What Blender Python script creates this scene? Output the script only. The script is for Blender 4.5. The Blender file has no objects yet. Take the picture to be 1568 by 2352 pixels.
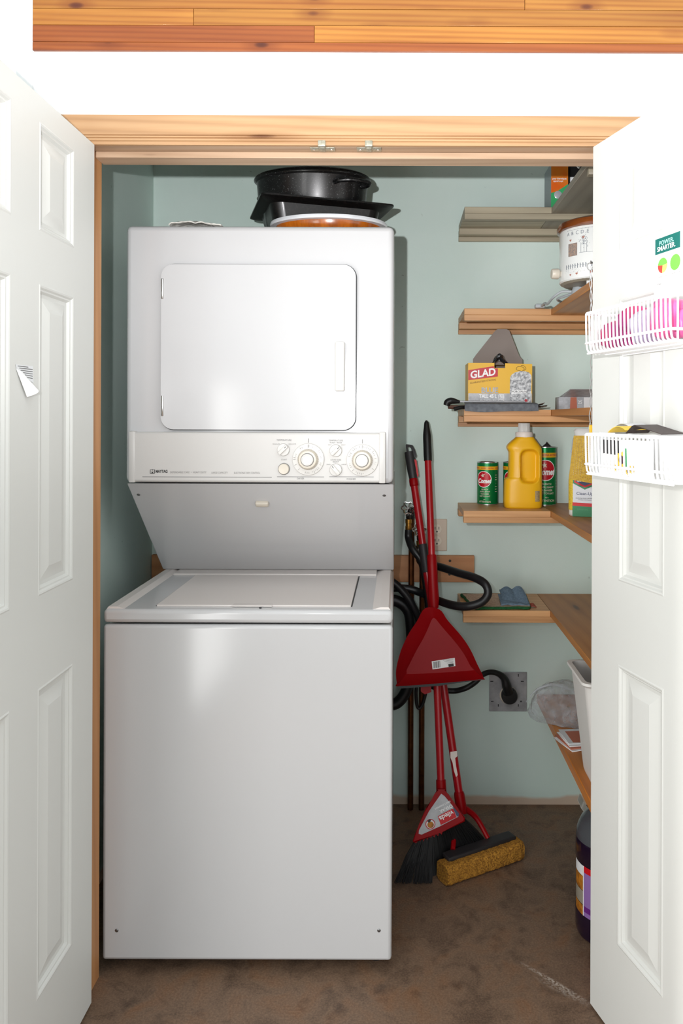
import bpy, bmesh, math, random
from mathutils import Vector, Matrix, noise
random.seed(7)
PI = math.pi
S = bpy.context.scene
COL = S.collection
H = 1.315                      # eye height of the camera
F = 1744.0                     # focal length in pixels of the 1568 px wide frame
VPX, VPY, ROLL = 915.0, 962.0, 0.0035

# ------------------------------------------------------------------ camera
cd = bpy.data.cameras.new('camera'); cam = bpy.data.objects.new('camera', cd); COL.objects.link(cam)
cam.location = (0, 0, H); cam.rotation_euler = (PI/2, -ROLL, 0)
cd.sensor_fit = 'HORIZONTAL'; cd.sensor_width = 36.0; cd.lens = 36.0*F/1568.0
cd.shift_x = (784.0-VPX)/1568.0; cd.shift_y = -(1176.0-VPY)/1568.0
cd.clip_start = 0.02
S.camera = cam

# ------------------------------------------------------------------ light
wd = bpy.data.worlds.new('world'); S.world = wd; wd.use_nodes = True
wd.node_tree.nodes['Background'].inputs[0].default_value = (0.95, 0.99, 1.0, 1)
wd.node_tree.nodes['Background'].inputs[1].default_value = 1.62

def lamp(name, kind, loc, target, energy, color=(1, 1, 1), **kw):
    d = bpy.data.lights.new(name, kind); d.energy = energy; d.color = color
    for k, v in kw.items(): setattr(d, k, v)
    o = bpy.data.objects.new(name, d); COL.objects.link(o); o.location = loc
    o.rotation_euler = (Vector(target)-Vector(loc)).to_track_quat('-Z', 'Y').to_euler()
    return o
# the camera's flash, up and to the left of the lens, tilted a little upwards
lamp('flash', 'SPOT', (-0.14, 0.0, H+0.094), (0.05, 2.0, H+1.15), 132, (0.99, 0.985, 1.0),
     spot_size=math.radians(100), spot_blend=1.0, shadow_soft_size=0.012)
# added fill lamp, standing in for an assumed window in the left wall
lamp('daylight_fill', 'AREA', (-0.875, 0.22, 0.78), (2.0, 0.22, 0.78), 26, (1.0, 0.985, 0.96),
     shape='RECTANGLE', size=1.0, size_y=1.40)
# low sun through the same assumed opening, falling on the outer half of the open right-hand door
lamp('sun', 'SUN', (-3, -0.4, 2.2), (-3+0.907, -0.4+0.420, 2.2-0.16), 1.6, (1.0, 0.97, 0.93), angle=math.radians(3.0))

vs = S.view_settings
S.display_settings.display_device = 'sRGB'
vs.view_transform = 'Standard'; vs.look = 'None'; vs.gamma = 1.0; vs.use_curve_mapping = False
vs.exposure = 0.0

# ------------------------------------------------------------------ helpers
def at(px, py, d):
    """the point at depth d that the photograph shows at (px, py)"""
    a, b = px-VPX, py-VPY
    u = a*math.cos(ROLL)+b*math.sin(ROLL); v = -a*math.sin(ROLL)+b*math.cos(ROLL)
    return Vector((u/F*d, d, H-v/F*d))

def lin(v):
    v /= 255.0
    return v/12.92 if v <= 0.04045 else ((v+0.055)/1.055)**2.4
def rgb(r, g, b): return (lin(r), lin(g), lin(b), 1.0)

WM = {}
def wm(o): return WM.get(o.name, Matrix.Identity(4)) if o else Matrix.Identity(4)

def tag(o, label=None, cat=None, group=None, kind=None):
    if label: o['label'] = label
    if cat: o['category'] = cat
    if group: o['group'] = group
    if kind: o['kind'] = kind
    return o

def thing(name, label, cat, loc=(0, 0, 0), rz=0.0, group=None):
    o = bpy.data.objects.new(name, None); COL.objects.link(o)
    o.location = loc; o.rotation_euler = (0, 0, rz); o.empty_display_size = 0.05
    WM[o.name] = Matrix.Translation(loc) @ Matrix.Rotation(rz, 4, 'Z')
    return tag(o, label, cat, group)

def obj(name, bm, mat, parent=None, M=None, smooth=35.0, recalc=True):
    """link a bmesh given in world coordinates (or in the frame M) as one object"""
    if M is not None: bm.transform(M)
    if recalc: bmesh.ops.recalc_face_normals(bm, faces=bm.faces)
    if parent is not None: bm.transform(wm(parent).inverted())
    lim = math.radians(smooth)
    for f in bm.faces: f.smooth = smooth > 0 and f.calc_area() < 0.004   # big flats keep their own normal
    for e in bm.edges:
        if len(e.link_faces) == 2: e.smooth = e.calc_face_angle(0) < lim
    me = bpy.data.meshes.new(name); bm.to_mesh(me); bm.free()
    if mat: me.materials.append(mat)
    o = bpy.data.objects.new(name, me); COL.objects.link(o)
    if parent is not None:
        o.parent = parent
        WM[o.name] = wm(parent)
    return o

def B(): return bmesh.new()

def box(bm, x0, x1, y0, y1, z0, z1, bev=0.0, seg=2):
    vs_ = [bm.verts.new(p) for p in ((x0, y0, z0), (x1, y0, z0), (x1, y1, z0), (x0, y1, z0), (x0, y0, z1), (x1, y0, z1), (x1, y1, z1), (x0, y1, z1))]
    fs = [bm.faces.new([vs_[i] for i in q]) for q in ((3, 2, 1, 0), (4, 5, 6, 7), (0, 1, 5, 4), (1, 2, 6, 5), (2, 3, 7, 6), (3, 0, 4, 7))]
    if bev > 0:
        es = list({e for f in fs for e in f.edges})
        bmesh.ops.bevel(bm, geom=es, offset=bev, segments=seg, profile=0.5, affect='EDGES')
    return bm

def bx(x0, x1, y0, y1, z0, z1, bev=0.0, seg=2): return box(B(), x0, x1, y0, y1, z0, z1, bev, seg)

def loft(rings, caps=True, closed=True, bm=None):
    bm = bm or B()
    R = [[bm.verts.new(p) for p in r] for r in rings]
    n = len(R[0])
    for a, b in zip(R, R[1:]):
        for i in range(n if closed else n-1):
            j = (i+1) % n
            try: bm.faces.new((a[i], a[j], b[j], b[i]))
            except ValueError: pass
    if caps:
        bm.faces.new(R[0]); bm.faces.new(R[-1])
    return bm

def lathe(prof, n=32, c=(0, 0, 0), axis='Z', bm=None, sx=1.0, sy=1.0):
    """prof: (radius, height) pairs"""
    rings = []
    for r, h in prof:
        r = max(r, 1e-5)
        ring = []
        for i in range(n):
            a = 2*PI*i/n
            p = (r*math.cos(a)*sx, r*math.sin(a)*sy, h)
            if axis == 'Y': p = (p[0], -p[2], p[1])      # height grows towards the viewer
            if axis == 'X': p = (p[2], p[0], p[1])
            ring.append((p[0]+c[0], p[1]+c[1], p[2]+c[2]))
        rings.append(ring)
    return loft(rings, True, True, bm)

def prism(poly, a0, a1, bev=0.0, axis='Y', seg=2, bm=None):
    """poly in the plane across the axis: XZ for Y, YZ for X, XY for Z"""
    bm = bm or B()
    def P(p, a): return (p[0], a, p[1]) if axis == 'Y' else ((a, p[0], p[1]) if axis == 'X' else (p[0], p[1], a))
    A = [bm.verts.new(P(p, a0)) for p in poly]; C = [bm.verts.new(P(p, a1)) for p in poly]
    f0 = bm.faces.new(A); f1 = bm.faces.new(C); n = len(poly)
    for i in range(n): bm.faces.new((A[i], A[(i+1) % n], C[(i+1) % n], C[i]))
    if bev > 0:
        bmesh.ops.bevel(bm, geom=list(set(f0.edges) | set(f1.edges)), offset=bev, segments=seg, profile=0.5, affect='EDGES')
    return bm

def rrect(x0, x1, z0, z1, r, n=6):
    out = []
    for cx, cz, a in ((x1-r, z0+r, -PI/2), (x1-r, z1-r, 0), (x0+r, z1-r, PI/2), (x0+r, z0+r, PI)):
        for i in range(n+1):
            t = a+PI/2*i/n
            out.append((cx+r*math.cos(t), cz+r*math.sin(t)))
    return out

def spline(pts, k=8):
    pts = [Vector(p) for p in pts]
    q = [2*pts[0]-pts[1]]+pts+[2*pts[-1]-pts[-2]]
    out = []
    for i in range(1, len(q)-2):
        for j in range(k):
            t = j/k
            out.append(0.5*((2*q[i])+(q[i+1]-q[i-1])*t+(2*q[i-1]-5*q[i]+4*q[i+1]-q[i+2])*t*t+(3*q[i]-q[i-1]-3*q[i+1]+q[i+2])*t**3))
    out.append(pts[-1])
    return out

def tube(pts, r, n=10, k=8, bm=None, smooth=True):
    """round tube; r a number or one radius per given point"""
    P = spline(pts, k) if smooth and len(pts) > 2 else [Vector(p) for p in pts]
    m = len(P)
    if isinstance(r, (list, tuple)):
        rr = []
        for i in range(m):
            s = i/(m-1)*(len(r)-1); a = int(min(s, len(r)-2)); rr.append(r[a]+(r[a+1]-r[a])*(s-a))
    else: rr = [r]*m
    rings = []
    t0 = (P[1]-P[0]).normalized()
    nrm = t0.orthogonal().normalized()
    for i in range(m):
        t = (P[min(i+1, m-1)]-P[max(i-1, 0)]).normalized()
        nrm = (nrm-t*nrm.dot(t)).normalized()
        b = t.cross(nrm)
        rings.append([P[i]+(nrm*math.cos(2*PI*j/n)+b*math.sin(2*PI*j/n))*rr[i] for j in range(n)])
    return loft(rings, True, True, bm)

def sheet(fn, nu, nv, thick=0.0, bm=None):
    """surface fn(u, v) with u, v in 0..1, given a thickness along its normals"""
    bm = bm or B()
    G = [[Vector(fn(i/nu, j/nv)) for j in range(nv+1)] for i in range(nu+1)]
    def nm(i, j):
        a = G[min(i+1, nu)][j]-G[max(i-1, 0)][j]; b = G[i][min(j+1, nv)]-G[i][max(j-1, 0)]
        n = a.cross(b)
        return n.normalized() if n.length > 1e-12 else Vector((0, 0, 1))
    A = [[bm.verts.new(G[i][j]) for j in range(nv+1)] for i in range(nu+1)]
    for i in range(nu):
        for j in range(nv): bm.faces.new((A[i][j], A[i+1][j], A[i+1][j+1], A[i][j+1]))
    if thick:
        C = [[bm.verts.new(G[i][j]+nm(i, j)*thick) for j in range(nv+1)] for i in range(nu+1)]
        for i in range(nu):
            for j in range(nv): bm.faces.new((C[i][j], C[i][j+1], C[i+1][j+1], C[i+1][j]))
        edge = [(i, 0) for i in range(nu)]+[(nu, j) for j in range(nv)]+[(i, nv) for i in range(nu, 0, -1)]+[(0, j) for j in range(nv, 0, -1)]
        for k in range(len(edge)):
            (i, j), (p, q) = edge[k], edge[(k+1) % len(edge)]
            bm.faces.new((A[i][j], C[i][j], C[p][q], A[p][q]))
    return bm

def text_bm(s, size, bold=0.0, align='CENTER', sx=1.0, shear=0.0, fit=None):
    c = bpy.data.curves.new('t', 'FONT'); c.body = s; c.size = size; c.align_x = align; c.align_y = 'CENTER'
    c.offset = bold*size; c.shear = shear; c.resolution_u = 3
    o = bpy.data.objects.new('t', c)
    me = bpy.data.meshes.new_from_object(o)
    bm = B(); bm.from_mesh(me)
    bpy.data.objects.remove(o); bpy.data.curves.remove(c); bpy.data.meshes.remove(me)
    if fit:
        xs = [v.co.x for v in bm.verts]; sx = fit/(max(xs)-min(xs))
    if sx != 1.0: bm.transform(Matrix.Diagonal((sx, 1, 1, 1)))
    return bm

def frame(o, x, y, n=None):
    """matrix whose local x, y lie along the given directions at o"""
    x = Vector(x).normalized(); y = Vector(y).normalized(); z = x.cross(y)
    m = Matrix.Identity(4)
    for i in range(3): m[i][0], m[i][1], m[i][2], m[i][3] = x[i], y[i], z[i], o[i]
    return m
def facing(o): return frame(o, (1, 0, 0), (0, 0, 1))      # faces the camera side

def text(s, size, mat, parent, M, name='lettering', **kw):
    return obj(name, text_bm(s, size, **kw), mat, parent, M, smooth=0, recalc=False)

def wrap(bm, c, r, a0, z0):
    """wrap a flat bmesh (x right, y up) round an upright cylinder; a0 = 0 faces the camera side"""
    for v in bm.verts:
        a = a0+v.co.x/r
        v.co = Vector((c[0]+r*math.sin(a), c[1]-r*math.cos(a), z0+v.co.y))
    return bm
def gridrect(w, h, n=12):
    bm = B()
    V = [[bm.verts.new((-w/2+w*i/n, y, 0)) for y in (-h/2, h/2)] for i in range(n+1)]
    for i in range(n): bm.faces.new((V[i][0], V[i+1][0], V[i+1][1], V[i][1]))
    return bm
def disc(r, n=28, k=4, bm=None, cx=0, cy=0, a0=0, a1=2*PI):
    bm = bm or B()
    full = abs(a1-a0-2*PI) < 1e-6
    m = n if full else n+1
    ctr = bm.verts.new((cx, cy, 0)); prev = None
    for q in range(1, k+1):
        ring = [bm.verts.new((cx+r*q/k*math.cos(a0+(a1-a0)*i/n), cy+r*q/k*math.sin(a0+(a1-a0)*i/n), 0)) for i in range(m)]
        for i in range(n):
            j = (i+1) % m
            if prev: bm.faces.new((prev[i], ring[i], ring[j], prev[j]))
            else: bm.faces.new((ctr, ring[i], ring[j]))
        prev = ring
    return bm
def poly(pts, bm=None):
    bm = bm or B()
    bm.faces.new([bm.verts.new((p[0], p[1], p[2] if len(p) > 2 else 0)) for p in pts])
    return bm

# ------------------------------------------------------------------ materials
def principled(name, color, rough=0.5, metal=0.0, spec=0.5, coat=0.0, trans=0.0, ior=1.45, alpha=1.0):
    m = bpy.data.materials.new(name); m.use_nodes = True
    p = m.node_tree.nodes['Principled BSDF']
    p.inputs['Base Color'].default_value = color
    p.inputs['Roughness'].default_value = rough; p.inputs['Metallic'].default_value = metal
    p.inputs['Specular IOR Level'].default_value = spec; p.inputs['Coat Weight'].default_value = coat
    p.inputs['Coat Roughness'].default_value = 0.08
    p.inputs['Transmission Weight'].default_value = trans; p.inputs['IOR'].default_value = ior
    p.inputs['Alpha'].default_value = alpha
    return m
def nodes(m): return m.node_tree.nodes, m.node_tree.links, m.node_tree.nodes['Principled BSDF']
def coords(m, scale=(1, 1, 1), rnd=False):
    N, L, P = nodes(m)
    tc = N.new('ShaderNodeTexCoord'); mp = N.new('ShaderNodeMapping')
    mp.inputs['Scale'].default_value = scale
    L.new(tc.outputs['Object'], mp.inputs['Vector'])
    if rnd:
        oi = N.new('ShaderNodeObjectInfo'); mu = N.new('ShaderNodeMath'); mu.operation = 'MULTIPLY'; mu.inputs[1].default_value = 37.0
        L.new(oi.outputs['Random'], mu.inputs[0]); L.new(mu.outputs[0], mp.inputs['Location'])
    return mp.outputs['Vector']
def noise_tex(m, vec, scale, detail=4.0, rough=0.55, dist=0.0):
    N, L, P = nodes(m)
    n = N.new('ShaderNodeTexNoise'); n.inputs['Scale'].default_value = scale; n.inputs['Detail'].default_value = detail
    n.inputs['Roughness'].default_value = rough; n.inputs['Distortion'].default_value = dist
    L.new(vec, n.inputs['Vector']); return n.outputs['Fac']
def ramp(m, fac, stops):
    N, L, P = nodes(m)
    r = N.new('ShaderNodeValToRGB'); e = r.color_ramp.elements
    e[0].position, e[0].color = stops[0]; e[1].position, e[1].color = stops[-1]
    for p, c in stops[1:-1]:
        q = e.new(p); q.color = c
    L.new(fac, r.inputs['Fac']); return r.outputs['Color']
def mix(m, a, b, fac, mode='MIX'):
    N, L, P = nodes(m)
    x = N.new('ShaderNodeMix'); x.data_type = 'RGBA'; x.blend_type = mode
    for s, v in ((x.inputs[6], a), (x.inputs[7], b), (x.inputs[0], fac)):
        if isinstance(v, (tuple, float, int)): s.default_value = v
        else: L.new(v, s)
    return x.outputs[2]
def bump(m, fac, strength, dist=0.002):
    N, L, P = nodes(m)
    b = N.new('ShaderNodeBump'); b.inputs['Strength'].default_value = strength; b.inputs['Distance'].default_value = dist
    L.new(fac, b.inputs['Height']); L.new(b.outputs['Normal'], P.inputs['Normal'])
def setc(m, out): m.node_tree.links.new(out, m.node_tree.nodes['Principled BSDF'].inputs['Base Color'])

def mottled(name, c1, c2, scale=60, rough=0.6, bmp=0.0, bscale=300, lo=0.35, hi=0.65, **kw):
    m = principled(name, c1, rough, **kw)
    v = coords(m)
    setc(m, ramp(m, noise_tex(m, v, scale, 5), [(lo, c1), (hi, c2)]))
    if bmp: bump(m, noise_tex(m, v, bscale, 3), bmp)
    return m

def wood(name, light, mid, dark, axis=0, rough=0.45, knots=True, knot_scale=(2.6, 9.0), knot_c=(0.09, 0.035, 0.012, 1), coat=0.0, bands=18.0, knot_w=0.12, flat=1):
    m = principled(name, mid, rough, coat=coat)
    N, L, P = nodes(m)
    def sc(a, b):
        s = [b, b, b]; s[axis] = a; return tuple(s)
    fine = noise_tex(m, coords(m, sc(4, 160), True), 1.0, 4, 0.6)
    wv = N.new('ShaderNodeTexWave'); wv.wave_type = 'BANDS'; wv.bands_direction = 'DIAGONAL'
    wv.inputs['Scale'].default_value = 1.0; wv.inputs['Distortion'].default_value = 3.2; wv.inputs['Detail'].default_value = 2.5
    wv.inputs['Detail Scale'].default_value = 0.7
    L.new(coords(m, sc(0.9, bands), True), wv.inputs['Vector'])
    broad = noise_tex(m, coords(m, sc(1.5, 14), True), 1.0, 3, 0.5)
    c = ramp(m, wv.outputs['Fac'], [(0.0, dark), (0.35, mid), (1.0, light)])
    c = mix(m, c, mid, 0.35)
    c2 = ramp(m, fine, [(0.35, mid), (0.65, light)])
    c = mix(m, c, c2, 0.4)
    c = mix(m, c, ramp(m, broad, [(0.35, dark), (0.6, light)]), 0.28)
    if knots:
        vo = N.new('ShaderNodeTexVoronoi'); vo.inputs['Scale'].default_value = 1.0; vo.inputs['Randomness'].default_value = 1.0
        ks = list(sc(*knot_scale)); ks[flat] = 0.01
        L.new(coords(m, tuple(ks), True), vo.inputs['Vector'])
        halo = ramp(m, vo.outputs['Distance'], [(0.0, (0.8, 0.8, 0.8, 1)), (knot_w*2.6, (0, 0, 0, 1))])
        c = mix(m, c, dark, halo)
        k = ramp(m, vo.outputs['Distance'], [(0.02, (1, 1, 1, 1)), (knot_w*0.6, (0.75, 0.75, 0.75, 1)), (knot_w, (0, 0, 0, 1))])
        c = mix(m, c, knot_c, k)
    oi = N.new('ShaderNodeObjectInfo'); mr = N.new('ShaderNodeMapRange')
    mr.inputs['To Min'].default_value = 0.86; mr.inputs['To Max'].default_value = 1.08
    L.new(oi.outputs['Random'], mr.inputs['Value'])
    cc = N.new('ShaderNodeHueSaturation'); L.new(c, cc.inputs['Color']); L.new(mr.outputs[0], cc.inputs['Value'])
    setc(m, cc.outputs['Color'])
    bump(m, fine, 0.08, 0.001)
    return m

M = {}
M['white_paint'] = mottled('white_paint', rgb(238, 240, 240), rgb(246, 247, 247), 40, 0.7, 0.05, 500)
M['door_paint'] = principled('door_paint', rgb(211, 212, 208), 0.42)
_v = coords(M['door_paint'], (260, 260, 9)); bump(M['door_paint'], noise_tex(M['door_paint'], _v, 1.0, 3), 0.10, 0.001)
M['trim_white'] = principled('trim_white', rgb(222, 226, 226), 0.5)

def mint():
    m = principled('mint_wall_paint', rgb(190, 208, 202), 0.75)
    v = coords(m)
    c = ramp(m, noise_tex(m, v, 3.0, 5), [(0.3, rgb(208, 227, 219)), (0.7, rgb(216, 231, 225))])
    sp = ramp(m, noise_tex(m, v, 42.0, 2, 0.4), [(0.75, (0, 0, 0, 1)), (0.80, (1, 1, 1, 1))])
    c = mix(m, c, rgb(120, 130, 122), mix(m, sp, (0, 0, 0, 1), 0.55))
    # the strip by the floor where the paint stops, an uneven edge
    N, L, P = nodes(m)
    se = N.new('ShaderNodeSeparateXYZ'); tc = N.new('ShaderNodeTexCoord'); L.new(tc.outputs['Object'], se.inputs[0])
    ad = N.new('ShaderNodeMath'); ad.operation = 'MULTIPLY_ADD'; ad.inputs[1].default_value = 0.07
    L.new(noise_tex(m, v, 4.0, 3), ad.inputs[0])
    ng = N.new('ShaderNodeMath'); ng.operation = 'MULTIPLY'; ng.inputs[1].default_value = -1.0
    L.new(se.outputs['Z'], ng.inputs[0]); L.new(ng.outputs[0], ad.inputs[2])
    k = ramp(m, ad.outputs[0], [(0.0, (0, 0, 0, 1)), (0.012, (1, 1, 1, 1))])
    c = mix(m, c, rgb(205, 184, 164), k)
    setc(m, c); bump(m, noise_tex(m, v, 420, 3), 0.12)
    return m
M['mint'] = mint()

def floor_mat():
    m = principled('brown_mottled_vinyl', rgb(100, 78, 58), 0.48, spec=0.35)
    v = coords(m)
    c = ramp(m, noise_tex(m, v, 210.0, 6, 0.8, 0.0), [(0.30, rgb(58, 44, 34)), (0.48, rgb(100, 77, 60)), (0.60, rgb(132, 106, 85)), (0.75, rgb(84, 63, 48))])
    big = ramp(m, noise_tex(m, v, 9.0, 4, 0.6, 0.6), [(0.32, rgb(70, 62, 56)), (0.5, rgb(128, 107, 90)), (0.68, rgb(138, 100, 72))])
    c = mix(m, c, big, 0.42)
    dk = ramp(m, noise_tex(m, v, 18.0, 3), [(0.55, (1, 1, 1, 1)), (0.75, (0.55, 0.55, 0.57, 1))])
    c = mix(m, c, dk, 1.0, 'MULTIPLY')
    # pale scuffs dragged across the vinyl
    N, L, P = nodes(m)
    for (x0, y0, ang, length, w, st) in ((0.366, 1.776, -43, 0.105, 0.008, 0.85), (0.388, 1.742, -38, 0.085, 0.013, 0.45)):
        tc = N.new('ShaderNodeTexCoord'); mp = N.new('ShaderNodeMapping'); mp.vector_type = 'TEXTURE'
        mp.inputs['Location'].default_value = (x0, y0, 0); mp.inputs['Rotation'].default_value = (0, 0, math.radians(ang)); mp.inputs['Scale'].default_value = (length, w, 1)
        L.new(tc.outputs['Object'], mp.inputs[0])
        ln = N.new('ShaderNodeVectorMath'); ln.operation = 'LENGTH'; L.new(mp.outputs[0], ln.inputs[0])
        k = ramp(m, ln.outputs['Value'], [(0.0, (st, st, st, 1)), (1.0, (0, 0, 0, 1))])
        k = mix(m, k, ramp(m, noise_tex(m, v, 160.0, 3), [(0.42, (0, 0, 0, 1)), (0.58, (1, 1, 1, 1))]), 1.0, 'MULTIPLY')
        c = mix(m, c, rgb(205, 196, 184), k)
    setc(m, c); bump(m, noise_tex(m, v, 260, 3), 0.08)
    return m
M['floor'] = floor_mat()

M['cedar'] = wood('cedar_board', rgb(186, 130, 56), rgb(166, 102, 38), rgb(122, 58, 18), 0, 0.35, True, (5.5, 13.0), rgb(88, 36, 18), coat=0.1, bands=46, knot_w=0.11)
M['cedar_red'] = wood('red_cedar_board', rgb(160, 90, 40), rgb(142, 72, 28), rgb(108, 48, 18), 0, 0.35, True, (5.5, 13.0), rgb(70, 28, 14), coat=0.1, bands=50, knot_w=0.11)
M['pine'] = wood('pine_trim', rgb(186, 150, 112), rgb(170, 130, 90), rgb(134, 92, 58), 0, 0.45, True, (1.6, 12.0), rgb(96, 56, 34), bands=24, knot_w=0.07)
M['pine_pale'] = wood('pine_stop', rgb(206, 178, 150), rgb(194, 164, 136), rgb(166, 134, 106), 0, 0.5, True, (1.6, 12.0), rgb(84, 54, 40), bands=20, knot_w=0.07)
M['pine_jamb'] = wood('pine_jamb', rgb(205, 150, 100), rgb(190, 135, 85), rgb(165, 110, 66), 2, 0.5, True, (1.3, 10.0), rgb(70, 38, 20), bands=16, knot_w=0.06, flat=0)
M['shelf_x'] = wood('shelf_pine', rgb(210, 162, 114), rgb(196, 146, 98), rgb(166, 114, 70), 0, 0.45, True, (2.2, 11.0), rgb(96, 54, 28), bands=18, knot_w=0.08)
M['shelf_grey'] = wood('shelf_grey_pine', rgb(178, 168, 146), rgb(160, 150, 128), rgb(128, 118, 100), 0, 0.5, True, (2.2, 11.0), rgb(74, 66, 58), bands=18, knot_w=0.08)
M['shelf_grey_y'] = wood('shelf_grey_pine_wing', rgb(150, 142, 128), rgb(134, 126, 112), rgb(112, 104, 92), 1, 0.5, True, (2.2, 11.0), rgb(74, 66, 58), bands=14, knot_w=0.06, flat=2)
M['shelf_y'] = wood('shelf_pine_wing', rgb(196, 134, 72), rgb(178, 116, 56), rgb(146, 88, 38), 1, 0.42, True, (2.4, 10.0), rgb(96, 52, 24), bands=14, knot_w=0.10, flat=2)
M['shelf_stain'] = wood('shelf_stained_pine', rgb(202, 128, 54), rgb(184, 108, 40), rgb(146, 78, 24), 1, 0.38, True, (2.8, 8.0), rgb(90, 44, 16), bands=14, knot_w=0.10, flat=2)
M['block'] = wood('board_pine', rgb(206, 150, 104), rgb(192, 132, 86), rgb(164, 104, 62), 0, 0.5, True, (3.0, 9.0), rgb(110, 62, 34), bands=14, knot_w=0.14)

M['enamel'] = principled('white_enamel', rgb(194, 194, 195), 0.15, spec=0.72)
M['panel'] = principled('white_panel_plastic', rgb(196, 194, 191), 0.35)
M['lid'] = principled('washer_lid_enamel', rgb(219, 212, 208), 0.25, spec=0.6)
M['knob'] = principled('knob_plastic', rgb(206, 204, 200), 0.3)
M['knob_cream'] = principled('cream_plastic', rgb(202, 194, 180), 0.35)
M['seam'] = principled('seam_shadow_rubber', rgb(52, 54, 56), 0.6)
M['print_grey'] = principled('grey_print', rgb(112, 112, 112), 0.6)
M['print_faint'] = principled('faint_print', rgb(140, 138, 136), 0.6)
M['print_dark'] = principled('dark_print', rgb(50, 50, 50), 0.6)
M['steel'] = mottled('galvanised_steel', rgb(150, 151, 154), rgb(176, 177, 180), 25, 0.42, 0.03, 120, metal=0.3)
M['bolt'] = principled('screw_steel', rgb(130, 130, 130), 0.35, 0.9)
M['chrome'] = principled('chrome', rgb(215, 215, 215), 0.15, 1.0)
M['catch'] = mottled('zinc_catch', rgb(150, 146, 128), rgb(180, 176, 160), 200, 0.4, metal=0.7)
M['brass'] = principled('brass', rgb(176, 128, 60), 0.3, 0.9)
M['copper'] = mottled('aged_copper', rgb(112, 66, 34), rgb(84, 48, 26), 30, 0.4, metal=0.8)
M['rubber'] = principled('black_rubber', rgb(24, 24, 26), 0.38)
M['black'] = principled('black_plastic', rgb(20, 20, 21), 0.42)
M['iron'] = principled('dark_cast_metal', rgb(60, 58, 56), 0.35, 0.8)
M['beige'] = principled('beige_plastic', rgb(206, 190, 172), 0.4)
M['ivory'] = principled('ivory_plastic', rgb(216, 204, 186), 0.35)
M['red'] = principled('red_plastic', rgb(142, 3, 11), 0.36, spec=0.2)
M['red_stick'] = principled('red_coated_steel', rgb(164, 8, 22), 0.28, spec=0.6)
M['bristle'] = principled('black_bristle', rgb(11, 11, 12), 0.7)
M['sponge'] = mottled('ochre_sponge', rgb(186, 132, 46), rgb(124, 80, 22), 230, 0.9, 0.9, 240, 0.40, 0.62)
M['speckle'] = mottled('black_speckled_enamel', rgb(16, 16, 17), rgb(120, 120, 122), 300, 0.3, lo=0.62, hi=0.70, coat=0.15)
M['pan_black'] = mottled('black_baked_enamel', rgb(14, 13, 13), rgb(40, 34, 32), 140, 0.36, lo=0.5, hi=0.75, coat=0.05)
M['pan_brown'] = mottled('burnt_enamel', rgb(34, 24, 22), rgb(70, 46, 36), 30, 0.35)
M['dish_white'] = principled('white_glazed_rim', rgb(226, 228, 232), 0.2, coat=0.3)
M['dish_amber'] = wood('amber_glaze', rgb(220, 120, 18), rgb(150, 66, 10), rgb(70, 26, 6), 2, 0.2, False, coat=0.5, bands=10)
M['cloth_white'] = mottled('crumpled_cloth', rgb(226, 224, 216), rgb(180, 178, 172), 90, 0.9, 0.5, 160)
M['brown_glaze'] = mottled('brown_glaze', rgb(128, 66, 22), rgb(92, 42, 12), 14, 0.15, coat=0.5)
M['crock_white'] = principled('crock_white_enamel', rgb(226, 228, 226), 0.18, coat=0.4)
M['crock_grey'] = principled('crock_base_plastic', rgb(146, 140, 126), 0.4)
M['cord_grey'] = principled('grey_cord', rgb(168, 174, 178), 0.45)
M['blue_grey_print'] = principled('blue_grey_print', rgb(120, 126, 134), 0.6)
M['heart_red'] = principled('muted_red_print', rgb(168, 112, 96), 0.6)
M['house_brown'] = mottled('brown_house_print', rgb(168, 140, 120), rgb(120, 116, 116), 260, 0.6)
M['card_grey'] = principled('grey_cardboard', rgb(140, 130, 124), 0.8)
M['card_yellow'] = principled('yellow_carton', rgb(228, 178, 52), 0.45)
M['card_silver'] = mottled('silver_carton', rgb(160, 162, 166), rgb(190, 192, 196), 60, 0.4)
M['bag_print'] = mottled('crinkled_bag_print', rgb(120, 122, 126), rgb(214, 216, 218), 110, 0.4, lo=0.35, hi=0.62)
M['red_print'] = principled('red_print', rgb(190, 44, 56), 0.4)
M['white_print'] = principled('white_print', rgb(242, 242, 242), 0.5)
M['black_film'] = principled('black_plastic_film', rgb(38, 39, 42), 0.16, coat=0.3)
M['grey_fabric'] = mottled('dark_grey_fabric', rgb(86, 90, 96), rgb(106, 110, 116), 80, 0.75, 0.3, 260)
M['twig'] = principled('dark_brown_stick', rgb(84, 52, 38), 0.6)
M['jug_yellow'] = principled('yellow_polyethylene', rgb(232, 176, 24), 0.36)
M['cap_white'] = principled('frosted_cap', rgb(208, 208, 206), 0.4)
M['collar'] = principled('pale_collar', rgb(224, 214, 206), 0.45)
M['can_green'] = principled('green_foil_label', rgb(12, 122, 62), 0.28, 0.35)
M['can_yellow'] = principled('yellow_band', rgb(222, 168, 26), 0.35)
M['can_red'] = principled('red_roundel', rgb(190, 16, 34), 0.35)
M['tin'] = principled('tin_rim', rgb(200, 200, 200), 0.25, 0.9)
M['label_brown'] = principled('brown_sticker', rgb(120, 84, 20), 0.5)
M['label_speck'] = mottled('speckled_sticker', rgb(196, 176, 120), rgb(120, 100, 90), 500, 0.5)
M['bottle_white'] = principled('white_bottle_plastic', rgb(222, 220, 212), 0.35)
M['label_yellow'] = mottled('yellow_text_label', rgb(222, 190, 60), rgb(170, 138, 30), 240, 0.45, lo=0.5, hi=0.7)
M['label_white'] = principled('white_label', rgb(206, 208, 212), 0.4)
M['label_green'] = principled('green_label', rgb(22, 120, 72), 0.4)
M['label_blue'] = principled('navy_label', rgb(58, 64, 98), 0.4)
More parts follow.
